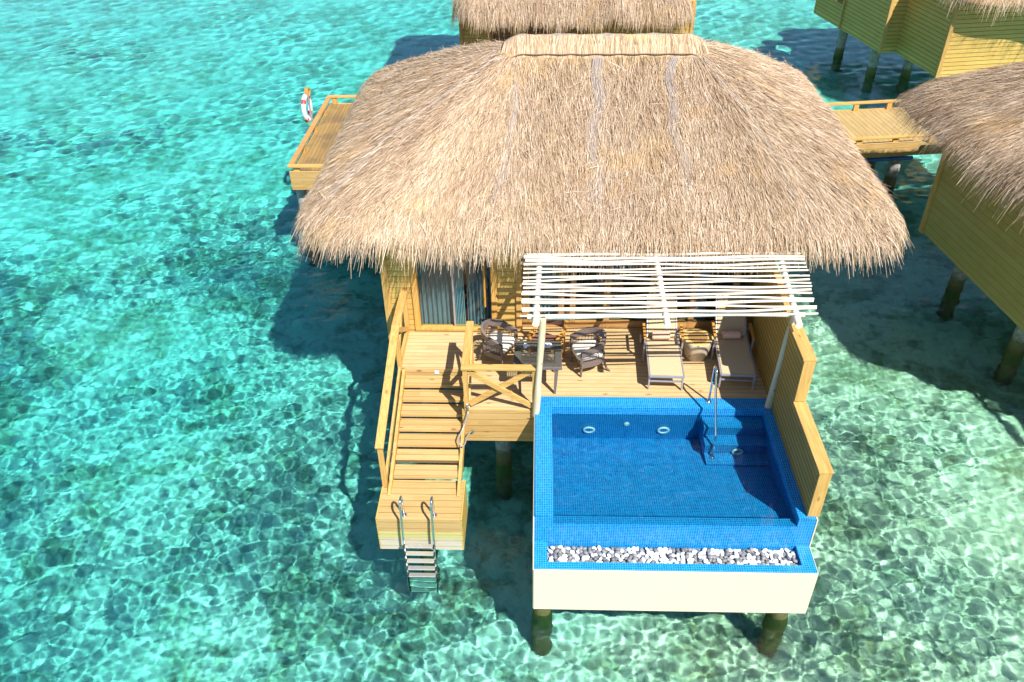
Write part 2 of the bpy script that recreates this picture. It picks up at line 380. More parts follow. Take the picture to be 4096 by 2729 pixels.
def make_sea():
    xs = stretched(-11, 9, .030, -160, 160, .0048, (-34, 29)); ys = stretched(-6.2, 7, .030, -70, 220, .0048, (-8, 40))
    X, Y, f = grid(xs, ys)
    ST = np.maximum(np.gradient(xs)[None,:]*np.ones_like(Y), np.gradient(ys)[:,None]*np.ones_like(X))
    Z = np.zeros_like(X); T = np.zeros_like(X)
    # gusts: patches of stronger and weaker ripples
    for i in range(10):
        k = 2*math.pi/(4+9*rng.random()); th = rng.random()*6.28; T += np.sin(k*(X*math.cos(th)+Y*math.sin(th))+rng.random()*6.28)
    T = np.clip(1+.16*T, .45, 1.6)
    for i in range(WAVES):
        lam = .105*(1.1/.105)**(rng.random()**1.5); th = R(112)+rng.normal()*.7; k = 2*math.pi/lam
        a = WAMP*lam**1.2
        fade = np.clip((lam/ST-2.2)/2.0, 0, 1)
        if fade.max() <= 0: continue
        Z += fade*a*np.sin(k*(X*math.cos(th)+Y*math.sin(th))+rng.random()*6.28)
    Z = Z*T
    v = np.stack([X.ravel(), Y.ravel(), SEA+Z.ravel()], 1)
    # close the body of water with a deep skirt so that it is a real volume
    nx, ny = len(xs), len(ys)
    ring = list(range(nx))+[j*nx+nx-1 for j in range(1, ny)]+[(ny-1)*nx+i for i in range(nx-2, -1, -1)]+[j*nx for j in range(ny-2, 0, -1)]
    b0 = len(v); low = v[ring].copy(); low[:,2] = -14.0; v = np.vstack([v, low, [[0, 0, -14.0]]]); m = len(ring)
    side = np.array([[ring[i], b0+i, b0+(i+1)%m, ring[(i+1)%m]] for i in range(m)])
    me = np_mesh('water', v, np.vstack([f, side]), M_sea)
    import bmesh
    bm = bmesh.new(); bm.from_mesh(me); bm.verts.ensure_lookup_table(); c = bm.verts[b0+m]
    for i in range(m): bm.faces.new((bm.verts[b0+(i+1)%m], bm.verts[b0+i], c))
    bm.to_mesh(me); bm.free()
    o = link('water', me); tag(o, kind='structure'); o.cycles.is_caustics_caster = True; return o
WAVES = 110; WAMP = .0016
t = NT('sea_water'); p = t.pos(); X3 = t.xyz(p)
# the deeper the lagoon (towards the left and the back), the more red the water takes out of what lies below
dep = t.math('ADD', t.smooth(X3[0], 7, -14), t.math('MULTIPLY', t.smooth(X3[1], -3, 24), .75), clamp=True)
dep = t.math('ADD', dep, t.math('MULTIPLY', t.math('SUBTRACT', t.noise(p, .16, 3), .5), .7), clamp=True)
tint = t.ramp(dep, [(0, (.70,.955,.81)), (.4, (.52,.965,.90)), (1, (.34,.955,.925))])
wn = t.noise(t.vmul(p, (1,1.6,1)), 9.5, 4, .65, .4); wb = t.bump(wn, .15, .02)
rfr = t.N('ShaderNodeBsdfRefraction'); rfr.inputs['IOR'].default_value = 1.33; rfr.inputs['Roughness'].default_value = 0; t.L(tint, rfr.inputs['Color'])
gls = t.N('ShaderNodeBsdfGlossy'); gls.inputs['Roughness'].default_value = .02; gls.inputs[0].default_value = (1,1,1,1)
frs = t.N('ShaderNodeFresnel'); frs.inputs[0].default_value = 1.33
t.L(wb, rfr.inputs['Normal']); t.L(wb, gls.inputs['Normal']); t.L(wb, frs.inputs['Normal'])
mx = t.N('ShaderNodeMixShader'); t.L(frs.outputs[0], mx.inputs[0]); t.L(rfr.outputs[0], mx.inputs[1]); t.L(gls.outputs[0], mx.inputs[2])
t.L(mx.outputs[0], t.out.inputs[0]); M_sea = t.m
make_sea()
def bed_z(X, Y):
    Z = -3.85-.035*np.clip(-X-4, 0, 30)-.02*np.clip(Y-6, 0, 40)-.012*np.clip(X-9, 0, 30)
    for i in range(46):
        lam = .9*(9/.9)**(rng2.random()); th = rng2.random()*6.28; k = 2*math.pi/lam
        Z += .008*lam**.8*np.sin(k*(X*math.cos(th)+Y*math.sin(th))+rng2.random()*6.28)
    return Z
rng2 = np.random.default_rng(11)
xs = stretched(-12, 10, .2, -170, 170, .04); ys = stretched(-7, 14, .2, -80, 230, .04)
X, Y, f = grid(xs, ys)
t = NT('coral_sand'); p = t.pos()
n1 = t.noise(p, .55, 4, .6, .3); n2 = t.noise(p, 2.2, 5, .65, .5); n3 = t.noise(p, 9, 4, .7)
vo = t.N('ShaderNodeTexVoronoi'); t.L(t.mix(.12, p, t.N('ShaderNodeTexNoise').outputs[1]), vo.inputs['Vector']); vo.inputs['Scale'].default_value = 3.2
sand = t.mix(t.smooth(n3, .35, .7), (.96,.95,.88), (.84,.82,.73))
rub = t.mix(t.smooth(n3, .35, .65), t.mix(t.smooth(n1, .42, .58), (.15,.29,.28), (.33,.34,.22)), (.58,.66,.56))
k1 = t.smooth(t.math('ADD', t.math('MULTIPLY', n1, .6), t.math('MULTIPLY', n2, .55)), .53, .66)
c = t.mix(k1, sand, rub)
n4 = t.noise(p, 5.0, 3, .6, .8)
c = t.mix(t.smooth(n4, .55, .66, 0, .5), c, (.22,.36,.33)); c = t.mix(t.smooth(n4, .42, .32, 0, .7), c, (.95,.93,.85))
lump = t.math('MULTIPLY', t.smooth(vo.outputs['Distance'], .1, .42, 1.0, 0.0), t.smooth(n2, .47, .6))
c = t.mix(t.math('MULTIPLY', lump, .6), c, (.21,.23,.17))
M_bed = t.pbr(c, .95, t.bump(t.math('ADD', n2, t.math('MULTIPLY', n3, .4)), .8, .1), spec=.1)
bed = link('seabed', np_mesh('seabed', np.stack([X.ravel(), Y.ravel(), bed_z(X, Y).ravel()], 1), f, M_bed)); tag(bed, kind='structure'); bed.cycles.is_caustics_receiver = True

# ------------------------------------------------------------------ thatched roofs
def thatch(parent, x0, x1, y0, y1, ze, xa, xb, yr, zr, n_straw, n_fringe, seed, sides=(1,1,1,1), cap=True, nets=()):
    """sides: straw weight for front, right, back, left.  Hip roof: every eave point runs up to the nearest point of the ridge."""
    rg = np.random.default_rng(seed); rc = 1.1
    pts = []; 
    def arc(cx, cy, a0):
        for i in range(9):
            a = R(a0+90*i/9); pts.append((cx+rc*math.cos(a), cy+rc*math.sin(a)))
    def seg(p, q):
        m = max(2, int(math.dist(p, q)/.35))
        for i in range(m): pts.append((p[0]+(q[0]-p[0])*i/m, p[1]+(q[1]-p[1])*i/m))
    arc(x0+rc, y0+rc, 180); seg((x0+rc, y0), (x1-rc, y0)); arc(x1-rc, y0+rc, 270); seg((x1, y0+rc), (x1, y1-rc))
    arc(x1-rc, y1-rc, 0); seg((x1-rc, y1), (x0+rc, y1)); arc(x0+rc, y1-rc, 90); seg((x0, y1-rc), (x0, y0+rc))
    E = np.array(pts); E = np.vstack([E, E[:1]]); d = np.r_[0, np.cumsum(np.linalg.norm(np.diff(E, axis=0), axis=1))]; Lp = d[-1]
    wob = [(rg.random()*6.28, rg.integers(3, 17)) for i in range(7)]
    def eave(s):
        s = np.mod(s, Lp); return np.stack([np.interp(s, d, E[:,0]), np.interp(s, d, E[:,1])], -1)
    def surf(s, v):
        e = eave(s); r = np.stack([np.clip(e[:,0], xa, xb), np.full(len(e), yr)], -1)
        w = sum(np.sin(6.283*k*s/Lp+ph) for ph, k in wob)*.028
        h = v; droop = np.clip((v-.9)/.1, 0, 1.6)
        p = r+(e-r)*h[:,None]
        z = zr-(zr-ze)*v+.12*np.sin(np.pi*np.clip(v, 0, 1))*(1+.5*w)-.13*droop**1.5+w*v-.25*np.clip(.06-v, 0, 1)
        return np.concatenate([p, z[:,None]], 1)
    # body
    ns = 150; vs_ = np.r_[np.linspace(0, .9, 14), np.linspace(.93, 1.03, 4)]; V = []; 
    for v in vs_: V.append(surf(np.arange(ns)*Lp/ns, np.full(ns, v)))
    low = surf(np.arange(ns)*Lp/ns, np.full(ns, 1.0)); low[:,2] -= .32; V.append(low)
    low2 = surf(np.arange(ns)*Lp/ns, np.full(ns, .02)); low2[:,2] -= .4; V.append(low2)
    V = np.vstack(V); F = []
    for a in range(len(vs_)+1):
        for i in range(ns): F.append((a*ns+i, (a+1)*ns+i, (a+1)*ns+(i+1)%ns, a*ns+(i+1)%ns))
    body = link('roof', np_mesh('roof', V, np.array(F), M_['thatch']), parent)
    # straw: bent ribbons following the fall of the roof
    def side_of(s):
        e = eave(s); cx = np.where(e[:,0] < xa, e[:,0]-xa, np.where(e[:,0] > xb, e[:,0]-xb, 0)); cy = e[:,1]-yr
        hor = np.abs(cx) > np.abs(cy)
        return np.where(hor, np.where(cx > 0, 1, 3), np.where(cy < 0, 0, 2))
    def straws(n, vlo, vhi, l0, l1, w0, w1, fringe):
        s = rg.random(n*2)*Lp; keep = rg.random(n*2) < np.array(sides)[side_of(s)]; s = s[keep][:n]; n = len(s)
        u = rg.random(n); v = np.sqrt(vlo**2+(vhi**2-vlo**2)*u)
        p = surf(s, v); q = surf(s, v+.02); dn = q-p; dn /= np.linalg.norm(dn, axis=1)[:,None]
        e2 = surf(s+.02, v); al = e2-p; al[:,2] *= .2; al -= (al*dn).sum(1)[:,None]*dn; al /= np.maximum(np.linalg.norm(al, axis=1)[:,None], 1e-6)
        nr = np.cross(al, dn); nr *= np.sign(nr[:,2:3]+1e-9)
        yaw = rg.normal(0, .17, n)*(1.35 if fringe else 1); wild = rg.random(n) < .03; yaw[wild] += rg.normal(0, .7, wild.sum())
        clump = .10*np.sin(s*9.1+3*v*7)+.07*np.sin(s*23.7+v*11); yaw += clump
        D_ = dn*np.cos(yaw)[:,None]+al*np.sin(yaw)[:,None]; A_ = np.cross(nr, D_)
        ln = (l0+(l1-l0)*rg.random(n)); wd = w0+(w1-w0)*rg.random(n)**2
        lift = np.abs(rg.normal(0, .035, n))+.012; lift[wild] *= 1.8
        roll = rg.normal(0, .5, n); A_ = A_*np.cos(roll)[:,None]+nr*np.sin(roll)[:,None]
        if fringe:
            g1 = np.array([0,0,-1.0]); sag = .06+.20*rg.random(n)
            p1 = p+D_*(ln*.48)[:,None]+nr*(lift*.7)[:,None]; p2 = p1+D_*(ln*(.46-sag))[:,None]+g1*(ln*(.06+sag*1.25))[:,None]+nr*(lift*.3)[:,None]
        else:
            p1 = p+D_*(ln*.5)[:,None]+nr*(lift*.75)[:,None]; p2 = p+D_*ln[:,None]+nr*(lift)[:,None]
        p0 = p+nr*.004
        h = (A_*wd[:,None])/2
        VV = np.stack([p0-h*.8, p0+h*.8, p1+h, p1-h, p2+h*.45, p2-h*.45], 1).reshape(-1, 3)
        b = np.arange(n)[:,None]*6
        FF = np.concatenate([b+np.array([[0,1,2,3]]), b+np.array([[3,2,4,5]])], 0)
        tone = np.clip(rg.beta(2.6, 2.0, n)+.05*np.sin(s*3.1), 0, 1)
        dark = rg.random(n) < .22; tone[dark] *= .35
        return VV, FF, np.repeat(tone, 6)
    VV, FF, T = straws(n_straw, .10 if cap else .0, .99, .26, .58, .005, .0115, False)
    V2, F2, T2 = straws(n_fringe, .87, 1.0, .42, .84, .006, .013, True)
    V3, F3, T3 = straws(n_fringe//9, .9, 1.0, .75, 1.1, .008, .013, True)
    F2 = np.vstack([F2, F3+len(V2)]); V2 = np.vstack([V2, V3]); T2 = np.r_[T2, T3]
    F2 = F2+len(VV); me = np_mesh('straw', np.vstack([VV, V2]), np.vstack([FF, F2]), M_['straw'], False)
    at = me.attributes.new('tone', 'FLOAT', 'POINT'); at.data.foreach_set('value', np.r_[T, T2].astype(np.float32))
    st = link('straw_layer', me, body)
    if cap:
        # ridge cap: short combed straw over the ridge, held by a cord
        K = []; 
        prof = [(-.50, -.34), (-.34, -.18), (-.17, -.02), (0, .07), (.17, -.02), (.34, -.18), (.50, -.34)]
        nn = 46; V = []
        for i in range(nn+1):
            f_ = i/nn; x = xa-.36+(xb-xa+.72)*f_
            over = max(0, xa-x, x-xb); dz = -.02-.55*over**1.35*1.1
            jj = .006*math.sin(i*1.7)+.012*math.sin(i*.6)
            for a, b in prof: V.append((x, yr+a*(1+.25*over), zr+.10+b*1.0+dz+jj))
        m = len(prof); F = [(i*m+j, (i+1)*m+j, (i+1)*m+j+1, i*m+j+1) for i in range(nn) for j in range(m-1)]
        cp = link('ridge_cap', np_mesh('ridge_cap', np.array(V), np.array(F)[:, ::-1], M_['cap']), body)
        # combed straw on the cap
        n = 5200; i = rg.random(n); x = xa-.36+(xb-xa+.72)*i; side = np.where(rg.random(n) < .62, -1, 1)
        over = np.maximum(0, np.maximum(xa-x, x-xb)); dz = -.02-.605*over**1.35
        r0 = .03+.1*rg.random(n); r1 = .44+.12*rg.random(n); zf = lambda r: .07-.10*(r/.17)*(r<.17)-(r>=.17)*(.10+(r-.17)*.95)
        lf = .012+.035*rg.random(n)**2; sx = rg.normal(0, .03, n)
        pA = np.stack([x, yr+side*r0, zr+.105+zf(r0)+dz+lf*.3], 1); pB = np.stack([x+sx, yr+side*(r0+r1)/2, zr+.105+zf((r0+r1)/2)+dz+lf+.02], 1); pC = np.stack([x+sx*2, yr+side*r1*(1+.25*over), zr+.105+zf(r1)+dz+lf], 1)
        hx = np.zeros((n, 3)); hx[:,0] = .006+.006*rg.random(n)
        VV = np.stack([pA-hx, pA+hx, pB+hx, pB-hx, pC+hx*.6, pC-hx*.6], 1).reshape(-1, 3); b = np.arange(n)[:,None]*6
        FF = np.concatenate([b+np.array([[0,1,2,3]]), b+np.array([[3,2,4,5]])], 0)
        me = np_mesh('cap_straw', VV, FF, M_['straw'], False); at = me.attributes.new('tone', 'FLOAT', 'POINT'); at.data.foreach_set('value', np.repeat(.10+.55*rg.random(n)**1.3, 6).astype(np.float32))
        # joined into the cap by hand: one mesh of two materials
        cp.data.materials.append(M_['straw']); import bmesh
        bm = bmesh.new(); bm.from_mesh(cp.data); k0 = len(bm.faces); bm.from_mesh(me); bm.faces.ensure_lookup_table()
        for q in bm.faces[k0:]: q.material_index = 1
        bm.to_mesh(cp.data); bm.free()
        mb = MB()
        for sd in (-1, 1):
            mb.tube([(xa-.34+(xb-xa+.68)*i/40, yr+sd*(.47+.015*math.sin(i*1.3)), zr+.105-.27-.605*max(0, xa-(xa-.34+(xb-xa+.68)*i/40), (xa-.34+(xb-xa+.68)*i/40)-xb)**1.35+.03) for i in range(41)], .014, 5)
        mb.build('ridge_cord', M_['cord'], body, off=(0,0,0))
    for (s0, wob_, width) in nets:
        n = 30; v = np.linspace(.13, .93, n); s = s0+wob_*np.sin(v*7+s0)+.05*np.sin(v*19)
        p = surf(s*np.ones(n), v); p2 = surf(s+width, v); p[:,2] += .055; p2[:,2] += .055
        mb = MB()
        for k in range(5):
            q = p+(p2-p)*(k/4); mb.tube([tuple(a) for a in q], .006, 4)
        for i in range(n-1):
            for k in range(4):
                a = p[i]+(p[i+1]-p[i])*k/4; c = p2[i]+(p2[i+1]-p2[i])*k/4; mb.tube([tuple(a), tuple(c)], .005, 4, False)
        mb.build('thatch_net', M_['net'], body, off=(0,0,0))
    return body, surf, Lp

def pile(parent, x, y, ztop, r=.17, name='pile'):
    zs = [ztop]+[ztop-.16*i for i in range(1, int((ztop+4.9)/.16)+1)]; n = 22; ph = random.uniform(0, 6.28); vs = []; fs = []
    zw = SEA-(world_loc(parent).z if parent and not parent.get('_flat') else 0)
    for z in zs:
        wet = min(1, max(0, (zw+.25-z)/.5))
        for j in range(n):
            a = 2*math.pi*j/n; q = r*(1+.02*math.sin(3*a+ph)+wet*(.07*math.sin(2*a+z*5+ph)+.07*math.sin(5*a-z*9+ph*2)+random.uniform(-.05,.07)+.05))
            vs.append((x+q*math.cos(a), y+q*math.sin(a), z))
    fs = [tuple(range(n))]+[(i*n+j, (i+1)*n+j, (i+1)*n+(j+1)%n, i*n+(j+1)%n) for i in range(len(zs)-1) for j in range(n)]
    mb = MB().add(vs, fs)
    o = mb.build(name, M_['concrete'], parent, smooth=True); o.cycles.is_caustics_receiver = True; return o

# ------------------------------------------------------------------ main villa
V1 = thing('overwater_villa', 'large thatched villa in the middle, its whole straw roof in view above the pool', 'villa', (0, 6, -.8), flat=True)
OFF1 = (0, 6, -.8)
def part(mb, name, mat, parent, **k): return mb.build(name, mat, parent, **k)
part(MB().box(-3.2,-2.62,2.17,2.33,-.8,2.6), 'front_wall', M_['clad_x'], V1)
part(MB().box(-.85,-.40,2.17,2.33,-.8,2.6), 'front_wall', M_['clad_x'], V1)
part(MB().box(-3.2,-.40,2.19,2.33,-.8,-.06), 'plinth', M_['clad_x'], V1)
part(MB().box(-3.2,-3.05,2.33,9.2,-.8,2.6), 'side_wall', M_['clad_y'], V1)
part(MB().box(4.66,4.80,2.33,9.2,-.8,2.6), 'side_wall', M_['clad_y'], V1)
part(MB().box(-3.2,4.8,9.2,9.35,-.8,2.6), 'back_wall', M_['clad_x'], V1)
part(MB().box(-3.05,4.66,2.34,9.2,-.12,-.03), 'inner_floor', M_['brown_x'], V1)
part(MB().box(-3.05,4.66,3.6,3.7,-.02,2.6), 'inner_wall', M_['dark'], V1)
part(MB().box(-3.23,-3.09,2.135,2.168,-.8,2.6).box(-3.23,-3.202,2.17,2.3,-.8,2.6), 'corner_trim', M_['bar_z'], V1, bevel=.004)
part(MB().box(-.45,-.33,2.12,2.168,.0,2.6), 'corner_trim', M_['bar_z'], V1, bevel=.004)
part(MB().box(-.40,4.66,2.31,2.42,2.05,2.6), 'lintel', M_['brown_x'], V1)
# sliding door on the left
dr = part(MB().box(-2.62,-2.50,2.13,2.30,0,2.3).box(-.97,-.85,2.13,2.30,0,2.3).box(-2.50,-.97,2.13,2.30,2.18,2.3).box(-2.5,-.97,2.13,2.30,0,.07), 'sliding_door', M_['amber_z'], V1, bevel=.006)
doff = OFF1
def sub(mb, name, mat, parent, **k): return mb.build(name, mat, parent, off=OFF1, **k)
sub(MB().box(-2.50,-1.78,2.25,2.262,.072,2.178), 'door_pane', M_['glass'], dr)
sub(MB().box(-1.74,-.97,2.205,2.217,.072,2.178), 'door_pane', M_['glass'], dr)
sub(MB().box(-1.785,-1.745,2.20,2.27,.072,2.178), 'door_stile', M_['alu'], dr)
sub(MB().tube([(-1.10,2.10,.66),(-1.10,2.10,1.9)], .022, 8).bar((-1.1,2.2,.75),(-1.1,2.1,.75),.02,.02).bar((-1.1,2.2,1.8),(-1.1,2.1,1.8),.02,.02), 'door_handle', M_['teak'], dr, smooth=40)
def curtain(x0, x1, y, z0, z1, amp=.03, fq=22):
    m = 60; vs = []; fs = []
    for i in range(m+1):
        x = x0+(x1-x0)*i/m
        for z in (z0, z1): vs.append((x, y+amp*math.sin(i*fq/m*2)+.01*math.sin(i*3.7), z))
    for i in range(m): fs.append((2*i, 2*i+2, 2*i+3, 2*i+1))
    return MB().add(vs, fs)
sub(curtain(-2.5,-1.78,2.34,0,2.2), 'curtain', M_['curtain2'], dr, smooth=True)
sub(curtain(-1.80,-1.55,2.33,0,2.2), 'curtain', M_['curtain'], dr, smooth=True)
sub(curtain(-1.5,-.97,2.40,0,2.2), 'curtain', M_['curtain2'], dr, smooth=True)
# folding glass front under the pergola
xs_ = [(-.33,-.17),(.43,.56),(.68,.80),(1.39,1.53),(2.33,2.47),(3.2,3.32),(4.05,4.17),(4.5,4.66)]
fb = MB()
for a, b in xs_: fb.box(a, b, 2.30, 2.40, 0, 2.05)
ff = part(fb, 'glass_front', M_['brown_z'], V1, bevel=.006)
for (a, b), (c, d_) in zip(xs_[:-1], xs_[1:]):
    for za, zb in ((.0,.16), (1.95,2.05)): sub(MB().box(b, c, 2.31, 2.39, za, zb), 'door_rail', M_['brown_x'], ff)
for i, ((a, b), (c, d_)) in enumerate(zip(xs_[:-1], xs_[1:])):
    sub(MB().box(b, c, 2.344, 2.356, .162, 1.948), 'glass_pane', M_['glass'], ff)
sub(curtain(-.16,.43,2.55,0,2.1), 'curtain', M_['curtain'], ff, smooth=True)
sub(curtain(3.35,3.6,2.55,0,2.1,.02,8), 'curtain', M_['curtain'], ff, smooth=True)
thatch_args = dict(x0=-4.6, x1=6.98, y0=1.78, y1=10.75, ze=2.84, xa=-.4, xb=3.2, yr=6.0, zr=4.95)
Lf = 11.9-2.2
roof1, s1, lp1 = thatch(V1, thatch_args['x0'], thatch_args['x1'], thatch_args['y0']-6, thatch_args['y1']-6, 2.84+.8, -.4, 3.2, 0, 4.95+.8, 260000, 36000, 5, sides=(1, .9, .25, .9),
      nets=((.55,.16,.14),(1.73+2.7,.14,.12),(1.73+4.55,.08,.2),(1.73+6.2,.10,.16),(1.73+8.6,.1,.1),(-2.3,.22,.14)))
for x, y in ((-2.6,3.2),(-2.6,6.5),(4.2,3.2),(4.2,6.5),(1,4.5)): pile(V1, x, y, -.8)

# ------------------------------------------------------------------ terrace deck
DK = thing('terrace_deck', 'pale pine terrace of long boards carrying the chairs and sun loungers', 'deck', (0, .8, 0), flat=True)
part(MB().prism([(-2.75,.83),(-1.40,.83),(-1.40,-.385),(-.035,-.385),(-.035,.004),(4.60,.004),(4.60,2.295),(-.32,2.295),(-.32,2.11),(-2.75,2.11)], -.05, 0), 'deck_floor', M_['deck'], DK)
part(MB().box(-1.40,-.055,-.41,-.385,-.80,-.004), 'front_fascia', M_['fascia'], DK)
part(MB().box(-1.425,-1.40,-.41,.83,-.80,-.004), 'side_fascia', M_['clad_y'], DK)
part(MB().box(-2.75,-1.426,.81,.829,-.30,-.052), 'riser_board', M_['fascia'], DK)
part(MB().box(-2.775,-2.751,.80,2.13,-.45,-.004), 'side_fascia', M_['bar_y'], DK)
part(MB().box(-1.3,-.05,.2,.4,-.5,-.06), 'floor_beam', M_['bar_x'], DK); part(MB().box(-2.6,4.4,1.5,1.7,-.5,-.06), 'floor_beam', M_['bar_x'], DK)
part(MB().box(-2.08,-1.99,.796,.809,-.115,-.03), 'step_light', M_['white'], DK, bevel=.004)
pile(DK, -.70, .40, -.5, .165); pile(DK, -2.4, 1.7, -.5, .165)

# ------------------------------------------------------------------ stair, landing, ladder
SX0, SX1 = -2.66, -1.455
ST = thing('timber_stair', 'straight open timber stair going down from the terrace to the ladder landing', 'stairs', (-2.05, -.6, -.85), flat=True)
for i in range(7):
    yn = .432-.316*i; z = -.103*(i+1)
    part(MB().box(SX0+.0, SX1, yn, yn+.305, z-.075, z), 'tread', M_['tread_wood'], ST, bevel=.006)
for x in (SX0-.035, SX1+.035):
    part(MB().bar((x, .82, -.10), (x, -1.82, -.94), .06, .26, (0,0,1)), 'stringer', M_['bar_y'], ST, bevel=.005)
LZ = -.84
LD = thing('swim_landing', 'low boxed timber landing at the foot of the stair, greened and bleached near the water', 'platform', (-2.08, -2.0, LZ), flat=True)
part(MB().box(-2.83,-1.34,-2.38,-1.45,LZ-.04,LZ), 'landing_floor', M_['tread_wood'], LD)
part(MB().box(-2.83,-1.34,-2.405,-2.38,LZ-.33,LZ-.002), 'front_board', M_['landing_front'], LD)
part(MB().box(-2.83,-1.34,-2.405,-2.38,LZ-.505,LZ-.335), 'front_board', M_['green_board'], LD)
part(MB().box(-2.83,-1.34,-2.405,-2.38,LZ-.81,LZ-.51), 'front_board', M_['pale_board'], LD)
for x in (-2.83, -1.34):
    s_ = 1 if x > -2 else -1
    part(MB().box(min(x, x+.025*s_), max(x, x+.025*s_), -2.405, -1.45, LZ-.81, LZ+.012), 'side_board', M_['clad_y'], LD)
pile(LD, -2.08, -1.9, LZ-.3, .15)
LDR = thing('pool_ladder', 'bright steel sea ladder with arched handrails hanging off the landing into the water', 'ladder', (-2.08, -2.5, SEA), flat=True)
for x in (-2.36, -1.82):
    pts = [(x, -2.30, LZ), (x, -2.30, LZ+.40)]
    for k in range(9):
        a = R(180*k/8); pts.append((x, -2.41+.11*math.cos(a), LZ+.42+.13*math.sin(a)))
    sg = -1 if x < -2 else 1
    pts += [(x, -2.525, LZ+.25), (x+.0, -2.56, LZ-.1), (x-.01, -2.57, -1.8), (x-.02, -2.58, -3.0)]
    o = part(MB().tube(pts, .021, 10), 'ladder_rail', M_['steel'], LDR, smooth=True); o.cycles.is_caustics_receiver = True
    part(MB().lathe([(0,.03),(.035,.028),(.055,.012),(.058,0)], (x, -2.30, LZ+.001), 16), 'rail_flange', M_['steel'], LDR, smooth=True)
for k in range(8):
    z = -1.31-.205*k
    o = part(MB().box(-2.345,-1.845,-2.645,-2.555,z-.025,z), 'ladder_step', M_['tread'], LDR, bevel=.006); o.cycles.is_caustics_receiver = True
    for xb_ in (-2.375, -1.845): part(MB().box(xb_,xb_+.03,-2.65,-2.55,z-.035,z+.01), 'step_bracket', M_['plastic_black'], LDR, bevel=.008)

# ------------------------------------------------------------------ railings
RL = thing('stair_railing', 'timber handrail running from the house wall down the open left side of the stair', 'railing', (-2.79, .4, -.5), flat=True)
xr = -2.79
part(MB().bar((xr, 2.16, 1.0), (xr, .90, 1.0), .155, .05), 'top_rail', M_['bar_y'], RL, bevel=.008)
part(MB().bar((xr, .92, .998), (xr-.01, -1.66, .16), .155, .05), 'top_rail', M_['bar_y'], RL, bevel=.008)
part(MB().box(xr-.045, xr+.045, 2.06, 2.15, -.3, .97), 'rail_post', M_['bar_z'], RL, bevel=.006)
part(MB().box(xr-.045, xr+.045, .86, .95, -.8, .97), 'rail_post', M_['bar_z'], RL, bevel=.006)
part(MB().box(xr-.055, xr+.035, -1.64, -1.55, LZ-.6, .14), 'rail_post', M_['bar_z'], RL, bevel=.006)
part(MB().bar((xr, .92, .84), (xr-.01, -1.6, .0), .04, .14), 'under_rail', M_['bar_y'], RL, bevel=.005)
part(MB().bar((xr+.01, 2.06, .1), (xr+.01, .95, .88), .04, .1), 'brace', M_['bar_y'], RL, bevel=.005)
part(MB().bar((xr-.032, 2.06, .88), (xr-.032, .95, .1), .04, .1), 'brace', M_['bar_y'], RL, bevel=.005)
part(MB().bar((xr, 2.1, .07), (xr, .9, .07), .06, .1), 'bottom_rail', M_['bar_y'], RL, bevel=.005)
part(MB().bar((xr, .86, -.02), (xr-.01, -1.55, -.8), .05, .12), 'bottom_rail', M_['bar_y'], RL, bevel=.005)
CR = thing('corner_railing', 'L shaped timber railing with a crossed panel at the deck corner beside the pool', 'railing', (-1.3, -.3, 0), flat=True)
part(MB().box(-1.40,-1.255,-.31,1.05,.99,1.04), 'top_rail', M_['bar_y'], CR, bevel=.008)
part(MB().box(-1.40,.05,-.46,-.315,.99,1.04), 'top_rail', M_['bar_x'], CR, bevel=.008)
for x, y in ((-1.375,-.435),(-.09,-.435),(-1.375,.92)):
    part(MB().box(x, x+.09, y, y+.09, .002 if y < .5 else .002, .988), 'rail_post', M_['bar_z'], CR, bevel=.006)
part(MB().bar((-1.28,-.39,.93), (-.09,-.39,.09), .045, .11, (0,0,1)), 'brace', M_['bar_x'], CR, bevel=.006)
part(MB().bar((-1.28,-.345,.09), (-.09,-.345,.93), .04, .11, (0,0,1)), 'brace', M_['bar_x'], CR, bevel=.006)
part(MB().bar((-1.335,-.34,.93), (-1.335,.92,.09), .045, .10, (0,0,1)), 'brace', M_['bar_y'], CR, bevel=.006)
part(MB().bar((-1.285,-.34,.09), (-1.285,.92,.93), .04, .10, (0,0,1)), 'brace', M_['bar_y'], CR, bevel=.006)
SH = thing('hand_shower', 'chrome hand shower on a looped grey hose hooked to the deck corner post', 'shower', (-1.33, -.47, .0), flat=True)
part(MB().tube([(-1.31,-.47,.02),(-1.30,-.475,.13),(-1.29,-.50,.20),(-1.275,-.53,.23)], [.012,.013,.014,.022], 8), 'shower_head', M_['steel'], SH, smooth=True)
part(MB().box(-1.33,-1.27,-.475,-.437,.10,.18), 'wall_bracket', M_['white'], SH, bevel=.006)
hp = [(-1.30,-.48,.02),(-1.325,-.50,-.08),(-1.355,-.53,-.19),(-1.385,-.57,-.265),(-1.432,-.68,-.315),(-1.475,-.81,-.352),(-1.475,-.87,-.37),(-1.455,-.92,-.388),(-1.42,-.96,-.405),(-1.383,-.975,-.42),(-1.35,-.89,-.42),(-1.331,-.65,-.46),(-1.29,-.50,-.50),(-1.25,-.43,-.53)]
part(MB().tube(hp, .014, 8), 'hose', M_['alu'], SH, smooth=True)
part(MB().tube([(-1.24,-.412,-.53),(-1.24,-.46,-.53)], .03, 10), 'valve', M_['steel'], SH, smooth=40)

